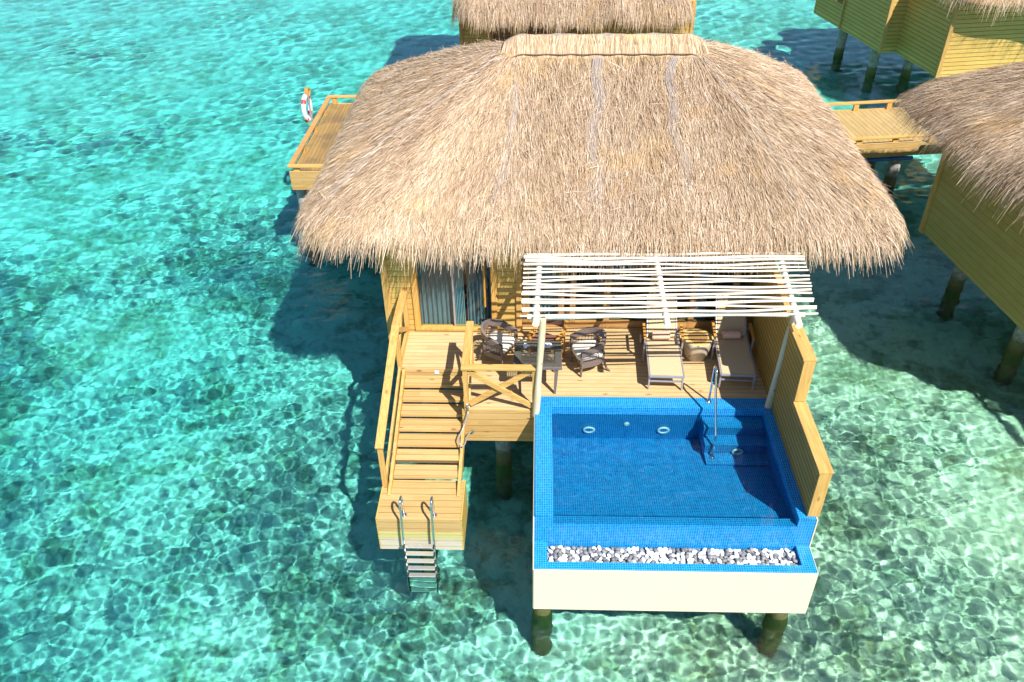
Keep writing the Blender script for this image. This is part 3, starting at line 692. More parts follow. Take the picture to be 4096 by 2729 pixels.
# ------------------------------------------------------------------ plunge pool
PL = thing('plunge_pool', 'blue mosaic plunge pool with cream front set into the end of the terrace', 'pool', (2.27, -1.8, -1.7), flat=True)
PO = (2.27, -1.8, -1.7); POOLAMP = .0011
b = MB()
b.box(-.03,.28,-3.02,0,-1.7,0).box(.28,4.29,-.31,0,-1.7,0).box(4.29,4.58,-3.02,0,-1.7,0).box(.28,4.29,-3.02,-2.85,-1.7,-.185)
b.box(3.15,4.29,-.62,-.31,-1.18,-.225).box(3.15,4.29,-.90,-.62,-1.18,-.54).box(3.15,4.29,-1.19,-.90,-1.18,-.86)
b.box(-.03,.19,-3.57,-3.02,-1.7,-.65).box(4.36,4.58,-3.57,-3.02,-1.7,-.65).box(.19,4.36,-3.57,-3.43,-1.7,-.65).box(.19,4.36,-3.43,-3.02,-1.7,-.80)
b.add([(.28,-2.85,-1.7),(4.29,-2.85,-1.7),(4.29,-.31,-1.7),(.28,-.31,-1.7),(.28,-2.85,-.46),(4.29,-2.85,-.46),(4.29,-.31,-1.18),(.28,-.31,-1.18)], [(0,3,2,1),(4,5,6,7),(0,1,5,4),(1,2,6,5),(2,3,7,6),(3,0,4,7)])
basin = part(b, 'tiled_basin', M_['tile'], PL)
part(MB().box(-.035,4.585,-3.59,-3.571,-1.72,-.675).box(-.05,-.031,-3.57,-.42,-1.72,-.03).box(4.581,4.6,-3.57,-3.03,-1.72,-.68).box(4.581,4.6,-3.03,0,-1.72,-.01), 'cream_apron', M_['cream'], PL)
xs = np.linspace(.28, 4.29, 150); ys = np.linspace(-3.03, -.31, 104); X, Y, f = grid(xs, ys); Z = np.zeros_like(X); rp_ = np.random.default_rng(8)
for i in range(36):
    lam = .10*(.7/.10)**rp_.random(); th = rp_.random()*6.28; k = 2*math.pi/lam; Z += POOLAMP*lam**1.5*np.sin(k*(X*math.cos(th)+Y*math.sin(th))+rp_.random()*6.28)
pw = link('pool_water', np_mesh('pool_water', np.stack([X.ravel()-PO[0], Y.ravel()-PO[1], -.168+Z.ravel()-PO[2]], 1), f, M_['poolwater']), PL); pw.cycles.is_caustics_caster = True; basin.cycles.is_caustics_receiver = True
for x, y, z in ((1.01,-.31,-.80),(2.45,-.31,-.78)):
    o = part(MB().torus((x, y-.03, z), .098, .026, 'y', 24, 8), 'pool_light', M_['white'], PL, smooth=True); o.cycles.is_caustics_receiver = True
    sb = MB().lathe([(0,.0),(.08,0)], (0,0,0), 20); sb.v = [(x+a, y-.035, z+c2) for a, c2, _ in sb.v]; sb.build('light_lens', M_['tile'], o, off=PO)
o = part(MB().torus((3.76,-.93,-.745), .088, .024, 'y', 24, 8), 'pool_light', M_['white'], PL, smooth=True)
part(MB().torus((1.73,-.325,-.555), .04, .018, 'y', 18, 8).box(1.71,1.75,-.335,-.312,-.575,-.535), 'water_jet', M_['white'], PL, smooth=True)
for x, y in ((.12,-3.25),(4.28,-3.25),(.2,-.4),(4.3,-.4)): pile(PL, x, y, -1.70, .17)
part(MB().box(.19,4.36,-3.43,-3.02,-.799,-.775), 'gravel_bed', M_['cork'], PL)
PH = thing('pool_handrail', 'single bent steel grab rail leading down the pool steps', 'handrail', (3.28, -.3, 0), flat=True)
pts = [(3.29,-.10,0),(3.29,-.12,.55),(3.29,-.13,.78)]
for k in range(1, 9):
    a = R(180*k/8); pts.append((3.285, -.25+.12*math.cos(a), .82+.13*math.sin(a)))
pts += [(3.29,-.46,.55),(3.305,-.66,.18),(3.32,-.86,-.16),(3.31,-.92,-.35),(3.28,-1.01,-.86)]
part(MB().tube(pts, .022, 10), 'grab_rail', M_['steel'], PH, smooth=True)
part(MB().lathe([(0,.03),(.035,.028),(.052,.012),(.055,0)], (3.29,-.10,.001), 16), 'rail_flange', M_['steel'], PH, smooth=True)
part(MB().lathe([(0,.03),(.035,.028),(.052,.012),(.055,0)], (3.28,-1.01,-.859), 16), 'rail_flange', M_['steel'], PH, smooth=True)
# pebbles, each a stone of its own
import bmesh
pm = []
for i in range(10):
    bm = bmesh.new(); bmesh.ops.create_icosphere(bm, subdivisions=2, radius=1)
    sx, sy, sz = .047*random.uniform(.85,1.2), .036*random.uniform(.85,1.15), .026*random.uniform(.85,1.2)
    k = [random.uniform(-1,1) for _ in range(6)]
    for v in bm.verts:
        q = v.co; f_ = 1+.1*math.sin(2.1*q.x+k[0]*3)+.08*math.sin(2.7*q.y+k[1]*3)
        v.co = Vector((q.x*sx*f_, q.y*sy*f_, q.z*sz*f_))
    me = bpy.data.meshes.new('pebble'); bm.to_mesh(me); bm.free(); me.materials.append(M_['peb%d' % [0,0,1,1,0,2,3,4,2,3][i]]); me.shade_smooth(); pm.append(me)
protos = {}
NXP, NYP = 56, 5
for iy in range(NYP):
    for ix in range(NXP):
        x = .225+(4.325-.225)*(ix+.5+random.uniform(-.33,.33))/NXP; y = -3.405+.36*(iy+.5+random.uniform(-.3,.3))/NYP
        white = random.random() < (.62 if math.sin(x*3.1+1.2)+.6*math.sin(x*7.3) > -.2 else .42)
        me = pm[random.randrange(5)] if white else pm[5+random.randrange(5)]
        o = bpy.data.objects.new('pebble', me); COL.objects.link(o)
        o.location = (x, y, -.748+random.uniform(0,.03)); o.rotation_euler = (random.uniform(-.5,.5), random.uniform(-.5,.5), random.uniform(0,6.28))
        c_ = 'white' if white else 'grey'
        tag(o, 'smooth %s pebble lying in the blue tiled trough along the pool front' % c_, 'pebble', '%s pebbles in the pool trough' % c_)

# ------------------------------------------------------------------ privacy screen
PS = thing('privacy_screen', 'stepped timber privacy wall with capped top along the right side of pool and terrace', 'screen wall', (4.54, .5, 0), flat=True)
part(MB().box(4.44,4.62,-1.25,2.29,.004,1.90), 'screen_panel', M_['screen_y'], PS)
part(MB().box(4.44,4.62,-2.93,-1.25,.004,.99), 'screen_panel', M_['screen_y'], PS)
part(MB().box(4.415,4.645,-1.285,2.29,1.902,1.945), 'cap_board', M_['bar_y'], PS, bevel=.006)
part(MB().box(4.415,4.645,-2.97,-1.285,.992,1.035), 'cap_board', M_['bar_y'], PS, bevel=.006)
part(MB().box(4.435,4.63,-1.285,-1.252,1.036,1.90), 'end_board', M_['bar_z'], PS, bevel=.005)
part(MB().box(4.435,4.63,-2.965,-2.932,.004,.99), 'end_board', M_['bar_z'], PS, bevel=.005)

# ------------------------------------------------------------------ pergola
PG = thing('pole_pergola', 'open pergola of bleached wavy poles on round posts over the terrace', 'pergola', (2.2, .6, 0), flat=True)
PGO = (2.2, .6, 0)
def wavy(p, q, r, n=14, amp=.012, sd=None):
    p = Vector(p); q = Vector(q); ph = [random.uniform(0,6.28) for _ in range(4)]; pts = []; rs = []
    for i in range(n+1):
        f_ = i/n; w = p.lerp(q, f_); w.z += amp*(math.sin(f_*7+ph[0])+.6*math.sin(f_*15+ph[1])); w.y += amp*(math.sin(f_*6+ph[2])+.6*math.sin(f_*13+ph[3]))
        pts.append(w); rs.append(r*(1+.10*math.sin(f_*9+ph[1]))*(1.06-.14*f_))
    return pts, rs
def zroof(y): return 2.20+.05*(y+.6)
for k, (p, q) in enumerate((((-.02,-.46,-.08),(.095,-.46,2.17)), ((4.39,-.23,0),(4.49,-.23,2.15)))):
    a, rr = wavy(p, q, .062, 12, .006); part(MB().tube(a, rr, 14), 'post', M_['post'], PG, smooth=60)
for x0, x1 in ((-.03,.06),(2.235,2.26),(4.47,4.66)):
    a, rr = wavy((x0,-.60,zroof(-.6)-.06), (x1,2.25,zroof(2.25)-.06), .055, 10, .006); part(MB().tube(a, rr, 12), 'rafter', M_['pole'], PG, smooth=60)
a, rr = wavy((-.18,-.30,2.10), (4.68,-.16,2.10), .05, 14, .01); part(MB().tube(a, rr, 12), 'front_beam', M_['pole'], PG, smooth=60)
for i in range(18):
    f_ = i/17; y = -.47+2.02*f_+random.uniform(-.018,.018); z = zroof(y)+.022
    r = random.choice((.017,.021,.024,.027,.019))*1.05
    x0 = -.29+.04*f_+random.uniform(-.02,.02); x1 = 4.83+.22*f_+random.uniform(-.02,.02)
    a, rr = wavy((x0, y, z), (x1, y+.10, z), r, 20, .015)
    if random.random() < .5: a = a[::-1]
    part(MB().tube(a, rr, 9), 'pole', M_['pole'], PG, smooth=60)

# ------------------------------------------------------------------ furniture
def armchair(name, label, loc, rz, group):
    t_ = thing(name, label, 'armchair', loc, rz, group, flat=False)
    # U-shaped path seen from above: front right -> back -> front left, open towards -y
    path = []; Rr = .30
    for i in range(5): path.append((.30, -.27+.27*i/4*.9))
    for i in range(1, 16):
        a = R(180*i/16); path.append((Rr*math.cos(a), -.02+.33*math.sin(a)))
    for i in range(5): path.append((-.30, -.027-.243*i/4))
    n = len(path)
    def hgt(i):
        s = abs(i/(n-1)-.5)*2; return .80-.17*s**1.6
    def band(z0f, z1f, th):
        vs = []; fs = []
        for i, (x, y) in enumerate(path):
            d = Vector((path[min(i+1,n-1)][0]-path[max(i-1,0)][0], path[min(i+1,n-1)][1]-path[max(i-1,0)][1])); d.normalize(); nx, ny = d.y, -d.x
            lean = .05
            for z, o_ in ((z0f(i), 0), (z1f(i), 0)):
                k = 1+lean*(z-.35)*1.2
                vs += [((x*k)+nx*th/2, (y*k)+ny*th/2, z), ((x*k)-nx*th/2, (y*k)-ny*th/2, z)]
        for i in range(n-1):
            a = i*4; c = a+4
            fs += [(a, c, c+2, a+2), (a+1, a+3, c+3, c+1), (a+2, c+2, c+3, a+3), (a, a+1, c+1, c)]
        fs += [(0,2,3,1), ((n-1)*4,(n-1)*4+1,(n-1)*4+3,(n-1)*4+2)]
        return MB().add(vs, fs)
    bk = recalc(band(lambda i: hgt(i)-.17+.06*(abs(i/(n-1)-.5)*2), lambda i: hgt(i), .05).build('backrest', M_['wicker'], t_, smooth=50))
    recalc(band(lambda i: .24, lambda i: .36, .045).build('seat_frame', M_['wicker'], t_, smooth=50))
    lat = MB()
    for i in range(0, n):
        x, y = path[i]; k0 = 1.0; k1 = 1+.06*(hgt(i)-.45)
        lat.tube([(x*k0, y*k0, .35), (x*k1, y*k1, hgt(i)-.1)], .006 if i not in (0, n-1, 8, n-9) else .022, 4, False)
    for zf in (.42,.47,.52,.57):
        lat.tube([(x*(1+.06*(zf-.4)), y*(1+.06*(zf-.4)), zf) for x, y in path], .006, 4, False)
    lat.build('woven_panel', M_['wicker'], t_)
    MB().box(-.28,.28,-.27,-.23,.26,.37).build('front_apron', M_['wicker'], t_, bevel=.01)
    # cushion
    vs = []; fs = []; m = 28; prof = [(0,.365),(.93,.365),(1,.38),(1.01,.43),(.97,.475),(.85,.49),(0,.50)]
    for j in range(m):
        a = 2*math.pi*j/m; e = 4.5; c_, s_ = math.cos(a), math.sin(a); rr = (abs(c_)**e+abs(s_)**e)**(-1/e)
        for p_, z in prof: vs.append((.268*rr*c_*p_, -.02+.28*rr*s_*p_*(1 if s_ < 0 else .98), z))
    q = len(prof)
    for j in range(m):
        for i in range(q-1): fs.append((j*q+i, ((j+1)%m)*q+i, ((j+1)%m)*q+i+1, j*q+i+1))
    MB().add(vs, fs).build('seat_cushion', M_['cushion'], t_, smooth=True)
    for sx in (-1, 1):
        MB().bar((sx*.285,-.25,.62), (sx*.275,-.255,0), .055, .05, (0,1,0), .04, .035).build('leg', M_['wicker'], t_, bevel=.006)
        MB().tube([(sx*.22,.24,.30),(sx*.235,.265,.18),(sx*.25,.30,.08),(sx*.285,.36,0)], [.028,.024,.022,.02], 8).build('leg', M_['wicker'], t_, smooth=True)
    return t_
ac = armchair('wicker_armchair', 'dark wicker tub chair with cream cushion, left of the table beside the corner railing', (-.80,1.19,0), math.atan2(.88,.47), 'wicker armchairs at the terrace table')
copy_thing(ac, (1.02,.95,0), math.atan2(-.94,.33), 'dark wicker tub chair with cream cushion, right of the table towards the loungers', 'wicker armchairs at the terrace table')
TB = thing('wicker_table', 'square dark wicker table with glass top set with cup, saucer and bottle', 'table', (.01,.44,0))
z = .70; x0, x1, y0, y1 = -.45,.47,.03,.86
part(MB().box(x0,x1,y0,y0+.13,z-.07,z).box(x0,x1,y1-.13,y1,z-.07,z).box(x0,x0+.13,y0+.13,y1-.13,z-.07,z).box(x1-.13,x1,y0+.13,y1-.13,z-.07,z), 'table_top', M_['wicker'], TB, bevel=.006)
lt = MB()
for i in range(1, 15): x = x0+.13+(x1-x0-.26)*i/15; lt.box(x-.004,x+.004,y0+.13,y1-.13,z-.04,z-.03)
for i in range(1, 13): y = y0+.13+(y1-y0-.26)*i/13; lt.box(x0+.13,x1-.13,y-.004,y+.004,z-.032,z-.022)
part(lt, 'woven_mesh', M_['wicker'], TB)
part(MB().box(x0+.01,x1-.01,y0+.01,y1-.01,z+.003,z+.011), 'glass_top', M_['clear'], TB)
for x in (x0+.1, x1-.1):
    for y in (y0+.06, y1-.1): part(MB().bar((x,y,z-.07),(x*.93,y,0),.07,.07,(0,1,0),.045,.045), 'leg', M_['wicker'], TB, bevel=.006)
zt = z+.012
CP = thing('cup_and_saucer', 'white china coffee cup on a saucer at the back of the wicker table', 'cup', (.20,.68,zt))
part(MB().lathe([(0,.0),(.04,.0),(.045,.006),(.085,.018),(.086,.022),(.04,.012),(0,.01)], (.20,.68,zt), 24), 'saucer', M_['china'], CP, smooth=True)
part(MB().lathe([(0,.013),(.025,.013),(.042,.04),(.048,.075),(.044,.075),(.036,.04),(0,.024)], (.20,.68,zt), 20).torus((.255,.68,zt+.047), .02, .006, 'y', 14, 6), 'cup', M_['china'], CP, smooth=True)
tag(MB().lathe([(0,.0),(.035,.0),(.042,.04),(.044,.08),(.04,.08),(.037,.04),(0,.01)], (0,0,0), 20).torus((.055,0,.042), .02, .006, 'y', 14, 6).build('mug', M_['china'], None, smooth=True), 'white china mug next to the glass bottle on the wicker table', 'mug').location = (-.235,.62,zt)
BT = thing('glass_bottle', 'clear glass water bottle near the left edge of the wicker table', 'bottle', (-.30,.52,zt))
part(MB().lathe([(0,0),(.036,0),(.04,.01),(.04,.15),(.03,.2),(.015,.235),(.014,.28)], (-.30,.52,zt), 18), 'bottle_body', M_['clear'], BT, smooth=True)
part(MB().lathe([(0,.30),(.017,.30),(.017,.265),(0,.265)][::-1], (-.30,.52,zt), 14), 'bottle_cap', M_['white'], BT, smooth=40)
# director chair
DC = thing('director_chair', 'folding director chair of orange wood and brown canvas behind the wicker table', 'director chair', (.20,1.28,0), R(-26))
for sx in (-1, 1):
    MB().bar((sx*.29,-.26,.62), (sx*.29,.24,.62), .055, .022).build('armrest', M_['teak'], DC, bevel=.005)
    MB().bar((sx*.29,-.22,0), (sx*.29,-.22,.61), .025, .04, (0,1,0)).bar((sx*.29,.2,0), (sx*.29,.2,.9), .025, .04, (0,1,0)).bar((sx*.29,-.24,.02), (sx*.29,.24,.02), .025, .04).bar((sx*.29,-.2,.44), (sx*.29,.2,.44), .025, .035).build('side_frame', M_['teak'], DC)
for y in (-.19, .17):
    MB().bar((-.28,y,.04), (.28,y+.03,.42), .03, .03).bar((.28,y,.04), (-.28,y+.03,.42), .03, .03).build('cross_leg', M_['teak'], DC)
vs = []; fs = []
for i in range(9):
    x = -.28+.56*i/8; sag = .035*(1-(x/.28)**2)
    for y in (-.2,.2): vs += [(x,y,.455-sag), (x,y,.45-sag)]
for i in range(8):
    a = i*4; fs += [(a,a+4,a+6,a+2), (a+1,a+3,a+7,a+5), (a,a+1,a+5,a+4), (a+2,a+6,a+7,a+3)]
MB().add(vs, fs).build('canvas_seat', M_['canvas'], DC)
vs = []; fs = []
for i in range(9):
    x = -.295+.59*i/8; sag = .03*(1-(x/.295)**2)
    for z_ in (.66,.88): vs += [(x,.21+sag,z_), (x,.20+sag,z_)]
for i in range(8):
    a = i*4; fs += [(a,a+2,a+6,a+4), (a+1,a+5,a+7,a+3), (a+2,a+3,a+7,a+6), (a,a+4,a+5,a+1)]
MB().add(vs, fs).build('canvas_back', M_['canvas'], DC)
# loungers
def lounger(label, loc, rz, group):
    t_ = thing('sun_lounger', label, 'sun lounger', loc, rz, group, flat=False); h = .36; w = .33
    hy, tz, ty = 1.26, .93, 1.93
    fr = MB()
    for sx in (-1, 1): fr.bar((sx*w,0,h), (sx*w,1.78,h), .03, .045)
    fr.bar((-w,0,h), (w,0,h), .03, .045).bar((-w,1.78,h), (w,1.78,h), .03, .045).bar((-w,hy,h-.05), (w,hy,h-.05), .03, .03)
    fr.build('seat_frame', M_['alu'], t_, bevel=.004)
    bf = MB()
    for sx in (-1, 1): bf.bar((sx*(w-.035),hy,h+.01), (sx*(w-.035),ty,tz), .028, .035)
    bf.bar((-w+.035,ty,tz), (w-.035,ty,tz), .028, .035); bf.build('back_frame', M_['alu'], t_, bevel=.004)
    MB().box(-w+.02,w-.02,.02,hy,h+.008,h+.02).build('seat_sling', M_['sling'], t_)
    MB().bar((0,hy+.01,h+.028), (0,ty-.01,tz+.008), 2*(w-.055), .01, (0,-.6,.8)).build('back_sling', M_['sling'], t_)
    for sx in (-1, 1):
        MB().bar((sx*w*.97,.06,h), (sx*w*.97,.05,0), .03, .04, (0,1,0)).build('leg', M_['alu'], t_)
        MB().bar((sx*(w+.045),.93,h+.22), (sx*(w+.045),.95,0), .03, .04, (0,1,0)).bar((sx*(w+.045),1.32,h+.21), (sx*(w+.02),1.50,h), .03, .04, (0,1,0)).build('arm_support', M_['alu'], t_)
        MB().bar((sx*(w+.045),.90,h+.23), (sx*(w+.045),1.42,h+.24), .055, .025).build('armrest', M_['teak'], t_, bevel=.006)
        wb = MB().lathe([(0,-.02),(.10,-.02),(.115,-.01),(.115,.01),(.10,.02),(0,.02)], (0,0,0), 20)
        wb.v = [(sx*(w+.06)+c_, 1.55+a, .115+b_) for a, b_, c_ in wb.v]; recalc(wb.build('wheel', M_['alu'], t_, smooth=40))
    MB().bar((-w,.06,.2), (w,.06,.2), .025, .03).build('cross_bar', M_['alu'], t_)
    MB().bar((-w+.05,1.72,h), (-w+.05,1.62,.66), .02, .02).bar((w-.05,1.72,h), (w-.05,1.62,.66), .02, .02).build('back_prop', M_['alu'], t_)
    return t_
lg = lounger('grey framed sling lounger standing clear of the wall, left of the log stool', (2.49,.19,0), R(-2.2), 'sun loungers on the terrace')
copy_thing(lg, (3.87,.25,0), R(-3.6), 'grey framed sling lounger close against the privacy wall, half in its shade', 'sun loungers on the terrace')
def towel(label, x, y, rz, w=.36):
    prof = []; 
    t_ = bpy.data.meshes.new('rolled_towel'); vs = []; fs = []; n = 40; m = 14
    for i in range(m+1):
        f_ = i/m; xx = -w/2+w*f_; sq = .088*(1-.10*(abs(f_-.5)*2)**8)
        for j in range(n):
            a = 2*math.pi*j/n; rr = sq*(1+.02*math.sin(3*a+f_*6)+.02*math.sin(f_*21)); vs.append((xx, rr*math.cos(a), .088+rr*.93*math.sin(a)))
    for i in range(m):
        for j in range(n): fs.append((i*n+j, i*n+(j+1)%n, (i+1)*n+(j+1)%n, (i+1)*n+j))
    for e, sg in ((0, 1), (m, -1)):
        c0 = len(vs); vs.append((vs[e*n][0]+sg*.02, 0, .088))
        for j in range(n): fs.append((e*n+j, e*n+(j+1)%n, c0) if sg < 0 else (e*n+(j+1)%n, e*n+j, c0))
    o = recalc(MB().add(vs, fs).build('rolled_towel', M_['towel'], None, smooth=True)); o.location = (x, y, .378); o.rotation_euler = (0, 0, rz); return tag(o, label, 'towel', 'rolled towels on the loungers')
towel('rolled peach towel on the lounger left of the log stool', 2.50, 1.385, R(-1)); towel('rolled peach towel on the lounger against the privacy wall', 3.93, 1.43, R(1))
SP = thing('log_stool', 'pale tree trunk stool with dark heartwood between the two loungers', 'stool', (3.25,1.35,0))
n = 26; vs = []; fs = []; zs = [0,.04,.15,.28,.38,.44,.455]; rs = [.225,.24,.26,.285,.30,.305,.295]
for z_, r in zip(zs, rs):
    for j in range(n):
        a = 2*math.pi*j/n; q = r*(1+.03*math.sin(3*a+1)+.02*math.sin(5*a+z_*3)); vs.append((3.25+q*math.cos(a), 1.35+q*math.sin(a), z_))
for i in range(len(zs)-1):
    for j in range(n): fs.append((i*n+j, i*n+(j+1)%n, (i+1)*n+(j+1)%n, (i+1)*n+j))
part(MB().add(vs, fs), 'trunk', M_['stump'], SP, smooth=True)
part(MB().add([vs[(len(zs)-1)*n+j] for j in range(n)], [tuple(range(n))]), 'cut_top', M_['stumptop'], SP)

# ------------------------------------------------------------------ boardwalks
BW = thing('boardwalk_platform', 'stained timber walkway platform with low kerb rail reaching out left behind the villa', 'boardwalk', (-4.5, 12.4, 0), flat=True)
X0, X1, Y0, Y1 = -7.22, 2.0, 9.75, 15.4
part(MB().box(X0+.05,X1,Y0+.05,Y1-.05,-.06,0), 'deck_floor', M_['deck_y'], BW)
part(MB().box(X0,X1,Y0,Y0+.045,-.18,.12), 'front_board', M_['fascia'], BW)
part(MB().box(X0,X1,Y0+.005,Y0+.045,-.46,-.185), 'front_board', M_['fascia'], BW)
part(MB().box(X0,X0+.045,Y0+.046,Y1,-.46,.02), 'side_board', M_['bar_y'], BW)
part(MB().box(X0,X1,Y1-.05,Y1,-.46,.02), 'back_board', M_['bar_x'], BW)
kb = lambda n_, mb, m: part(mb, n_, m, BW, bevel=.008)
kb('kerb_rail', MB().box(X0-.03,X1,Y0-.02,Y0+.14,.24,.30), M_['bar_x']); kb('kerb_rail', MB().box(X0-.03,X1,Y1-.13,Y1+.02,.24,.30), M_['bar_x']); kb('kerb_rail', MB().box(X0-.03,X0+.13,Y0+.14,Y1-.13,.24,.30), M_['brown_x'])
for x in (X0+.12, X0+1.35, X0+2.6, X0+3.9):
    for y in (Y0+.03, Y1-.11): kb('kerb_block', MB().box(x, x+.18, y, y+.09, .005, .238), M_['bar_z'])
for y in (Y0+1.5, Y0+3.1, Y0+4.5): kb('kerb_block', MB().box(X0+.02, X0+.11, y, y+.18, .005, .238), M_['bar_z'])
for yb_ in (Y0+.4, Y1-.9): part(MB().box(X0+.06,X1,yb_,yb_+.3,-.62,-.062), 'floor_beam', M_['bar_x'], BW)
for x in (-7.08,-3.0): 
    for y in (10.2,14.9): pile(BW, x, y, -.46, .185)
def bridge():
    a = R(7.4); o = thing('boardwalk_bridge', 'narrow plank bridge with low kerb rails joining the villas on the right', 'boardwalk', (9.42, 12.33, -.3), a, flat=False)
    Lx0, Lx1, W_ = -7.2, 6.5, 3.0
    MB().box(Lx0,Lx1,.06,W_-.05,-.06,0).build('deck_floor', M_['walk2'], o)
    MB().box(Lx0,2.55,0,.05,-.36,.10).build('front_board', M_['fascia'], o); MB().box(Lx0,Lx1,W_-.05,W_,-.36,.02).build('back_board', M_['bar_x'], o)
    for y in (-.02, W_-.13): MB().box(Lx0,Lx1 if y > 1 else 2.6,y,y+.15,.24,.30).build('kerb_rail', M_['bar_x'], o, bevel=.008)
    for k in range(11):
        x = Lx0+.6+k*1.18
        for y in (.04, W_-.11): MB().box(x,x+.17,y,y+.08,.005,.238).build('kerb_block', M_['bar_z'], o)
    MB().tube([(Lx0,.12,-.50),(2.5,.12,-.50)], .06, 10).build('water_pipe', M_['bluepipe'], o, smooth=True)
    for yb_ in (.5, 2.2): MB().box(Lx0,Lx1,yb_,yb_+.25,-.6,-.062).build('floor_beam', M_['bar_x'], o)
    for x, y in ((2.45,.9),(2.45,2.4),(-4,.9),(-4,2.4)): pile(o, x, y, -.4, .19)
bridge()
# lifebuoy
LB = thing('lifebuoy', 'white lifebuoy with red bands and orange rope on a post beside the left platform', 'lifebuoy', (-7.36, 13.1, 0), flat=True)
rx, ry, rz_ = -7.38, 13.15, .72
part(MB().torus((rx, ry, rz_), .38, .075, 'x', 36, 12), 'ring', M_['white'], LB, smooth=True)
for k in range(4):
    a0 = R(45+90*k-9); part(MB().torus((rx, ry, rz_), .38, .079, 'x', 5, 12, a0, a0+R(18)), 'red_band', M_['red'], LB, smooth=True)
rp = MB()
for k in range(9):
    rp.torus((rx+.02+.012*k, ry+.10+.01*math.sin(k*2), rz_+.47+.02*math.cos(k*3)), .12+.012*math.sin(k*1.7), .011, 'x', 18, 5)
rp.tube([(rx+.06,ry-.3,rz_-.1),(rx+.07,ry-.36,rz_-.4),(rx+.05,ry-.2,rz_-.62)], .01, 5)
part(rp, 'rope', M_['rope'], LB, smooth=True)
part(MB().box(rx+.07,rx+.12,ry-.03,ry+.03,-.3,rz_+.52), 'post', M_['alu'], LB, bevel=.004)

# ------------------------------------------------------------------ the other villas
NV = thing('overwater_villa', 'thatched villa cut off by the right edge, its shaded plank wall over the water', 'villa', (15.75,.30,0), R(7.5), flat=False)
MB().box(-4.24,-4.10,2.6,8.25,-.8,2.6).build('side_wall', wood('neighbour_cladding', 'y', 'z', .19, light=(.50,.38,.12), dark=(.42,.30,.085), seam=.03), NV)
MB().box(-4.10,4.6,2.6,2.75,-.8,2.6).build('front_wall', M_['clad_x'], NV); MB().box(-4.24,4.8,8.251,8.39,-.8,2.6).build('back_wall', M_['clad_x'], NV); MB().box(4.6,4.75,2.75,8.25,-.8,2.6).build('side_wall', M_['clad_y'], NV)
MB().box(-4.29,-4.16,8.255,8.42,-.82,2.6).build('corner_trim', M_['bar_z'], NV)
MB().box(-4.1,4.6,2.75,8.25,-.78,-.6).build('floor_slab', M_['brown_x'], NV)
for x, y in ((-3.35,7.45),(-3.35,4.6),(-3.35,2.9),(2,7.4),(2,3)): pile(NV, x, y, -.7, .19)
thatch(NV, -4.7, 7.2, 1.55, 10.75, 2.42, -.4, 3.2, 6, 4.95, 52000, 11000, 9, sides=(.05,0,.35,1), cap=True, nets=((-2.9,.1,.07),))
# centre back villa, its entrance side towards us
CV = thing('overwater_villa', 'villa straight behind the main roof, low thatched porch eave over louvred doors', 'villa', (0, 21, -.8), flat=True)
CO = (0, 21, -.8)
cl = lambda x0, x1, nm='entrance_wall': part(MB().box(x0,x1,18.2,18.34,-.8,2.6), nm, M_['clad_x'], CV)
cl(-2.85,-1.72); cl(-1.0,-.60); cl(.30,.66); cl(1.86,5.42)
part(MB().box(-2.85,5.42,18.26,18.34,-.8,.0), 'plinth', M_['clad_x'], CV)
part(MB().box(-2.85,-2.71,18.34,27,-.8,2.6), 'side_wall', M_['clad_y'], CV); part(MB().box(5.28,5.42,18.34,27,-.8,2.6), 'side_wall', M_['clad_y'], CV); part(MB().box(-2.85,5.42,27,27.1,-.8,2.6), 'back_wall', M_['clad_x'], CV)
for xb_ in (-2.88, 5.33): part(MB().box(xb_,xb_+.13,18.16,18.198,-.8,2.6), 'corner_trim', M_['bar_z'], CV)
for xb_ in (-2.0, -1.02): part(MB().box(xb_,xb_+.26,18.17,18.198,-.8,2.4), 'batten', M_['bar_z'], CV)
o = part(MB().box(-1.72,-1.66,18.18,18.30,0,2.2).box(-1.06,-1.0,18.18,18.30,0,2.2).box(-1.70,-1.02,18.182,18.298,2.15,2.25), 'louvre_window', M_['brown_z'], CV); part(MB().box(-1.66,-1.06,18.22,18.25,0,2.2), 'louvres', M_['louver'], CV)
o = part(MB().box(-.60,-.52,18.17,18.30,0,2.2).box(.22,.30,18.17,18.30,0,2.2).box(-.58,.28,18.172,18.298,2.15,2.25), 'door_frame', M_['bar_z'], CV); part(MB().box(-.52,.22,18.22,18.26,0,2.2), 'louvred_door', M_['louver'], CV)
o = part(MB().box(.66,.75,18.17,18.30,0,2.2).box(1.78,1.86,18.17,18.30,0,2.2).box(.68,1.84,18.172,18.298,2.15,2.25), 'door_frame', M_['bar_z'], CV); part(MB().box(.75,1.78,18.22,18.26,0,2.2), 'entrance_door', M_['brown_z'], CV)
for zb_ in (1.36, 1.72): part(MB().box(2.0,2.09,18.19,18.199,zb_,zb_+.11), 'light_switch', M_['white'], CV)
# porch roof: lean-to eave with rounded ends, below the main roof
thatch(CV, -2.92, 5.25, 17.5-21, 20.2-21, 2.74+.8, -1.9, 4.3, 19.6-21, 3.6+.8, 16000, 9000, 21, sides=(1,.6,0,.6), cap=False)
thatch(CV, -4.3, 6.9, 19.2-21, 28.3-21, 3.35+.8, -.3, 2.9, 23.7-21, 5.9+.8, 26000, 9000, 22, sides=(1,.3,.05,.5), cap=False)
for x, y in ((-2.3,18.9),(-2.3,23),(4.9,18.9),(4.9,23),(1,21)): pile(CV, x, y, -.8, .18)
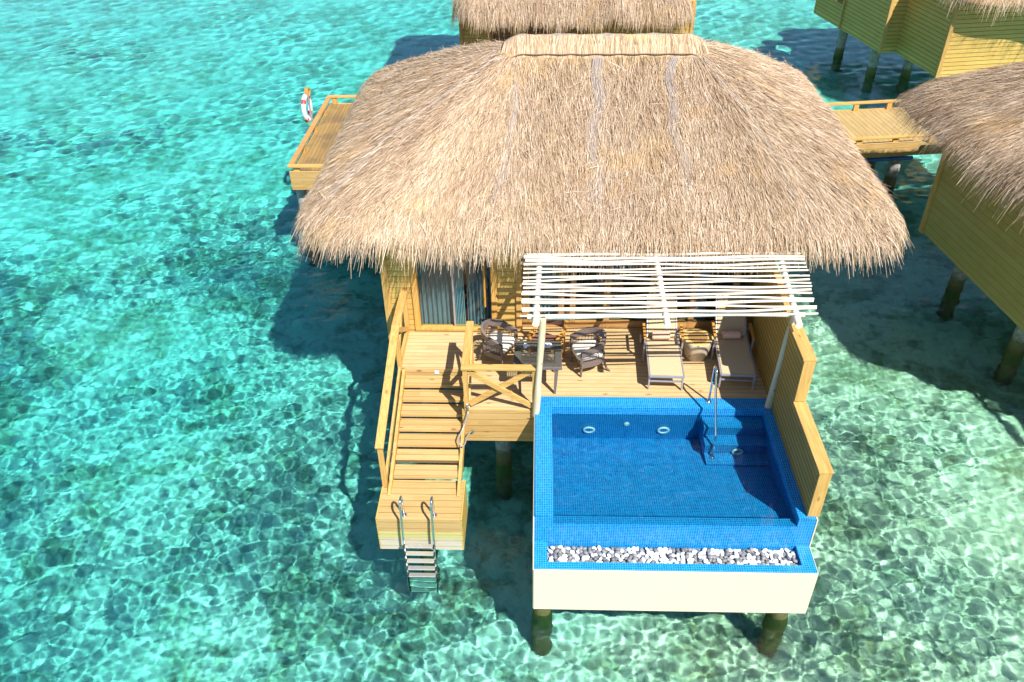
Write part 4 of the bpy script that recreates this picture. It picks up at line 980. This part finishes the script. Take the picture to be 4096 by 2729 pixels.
# far right villa
FV = thing('overwater_villa', 'villa in the top right corner with stepped plank side and sunlit plank wall', 'villa', (15.42, 20.18, -.8), 0, flat=False)
fp = lambda p: (p[0]-15.42, p[1]-20.18)
P0, P1, P2, P3, P4 = map(fp, ((13.0,29.1),(13.52,26.59),(14.2,23.13),(14.85,23.2),(15.42,20.18)))
th2 = math.atan2(.64, 3.03)
def wall(p, q, z0, z1, m, nm, th=.12):
    p = Vector(p); q = Vector(q); d = (q-p).normalized(); nrm = Vector((d.y, -d.x))
    L_ = (q-p).length; o = MB().box(0, L_, 0, th, z0, z1).build(nm, m, FV); o.location = (p.x, p.y, 0); o.rotation_euler = (0, 0, math.atan2(d.y, d.x)); return o
cf = wood('far_cladding', 'x', 'z', .16, light=(.68,.46,.135), dark=(.52,.33,.08), seam=.1)
P5 = (P4[0]+8.5*math.cos(R(9)), P4[1]+8.5*math.sin(R(9)))
wall(P1, P2, 0, 3.4, cf, 'side_wall'); wall(P2, P3, 0, 3.4, cf, 'step_wall'); wall(P3, P4, 0, 3.4, cf, 'side_wall'); wall(P4, P5, 0, 3.4, cf, 'front_wall')
wall(P0, P1, 0, .95, cf, 'balcony_parapet'); wall((P0[0]+3, P0[1]+.4), (P0[0], P0[1]), 0, .95, cf, 'balcony_parapet')
wall((P1[0]+.9,P1[1]+.1), (P1[0],P1[1]+.01), 0, 3.4, cf, 'end_wall')
for p in (P1, P2, P4):
    MB().box(-.07,.07,-.07,.07,0,3.4).build('corner_trim', M_['bar_z'], FV).location = (p[0], p[1], 0)
for x, y in ((-1.55,6.8),(-.9,4.2),(.5,3.9),(.7,1.6),(4,2.5),(4,6)):
    o = pile(FV, x, y, .1, .2)
    o.data.transform(Matrix.Translation((0,0,.0)))
MB().box(.6,7.8,.9,8.5,.05,.2).build('floor_slab', M_['brown_x'], FV)
rf2 = bpy.data.objects.new('roof_group', None)
bpy.data.objects.remove(rf2)
fr_, _, _ = thatch(FV, -.2, 11.8, -.62, 9.5, 2.42+.8, 4.4, 7.6, 4.2, 5.0+.8, 9000, 6000, 33, sides=(.6,0,0,.8), cap=False)

for ch in PL.children_recursive: ch.cycles.is_caustics_receiver = True
for ch in PH.children_recursive: ch.cycles.is_caustics_receiver = True
# the right villa has a terrace and stair like ours, just past the frame; they shade the water at the right edge
for o, lb in ((DK, 'terrace deck of the villa cut off by the right edge'), (ST, 'open timber stair of the villa cut off by the right edge'), (RL, 'stair handrail of the villa cut off by the right edge'), (LD, 'boxed swim landing of the villa cut off by the right edge')):
    q = Matrix.Rotation(R(7.5), 3, 'Z') @ o.location
    copy_thing(o, (15.75+q.x, .30+q.y, q.z), R(7.5), lb)
for o in sc.objects:
    if '_flat' in o: del o['_flat']
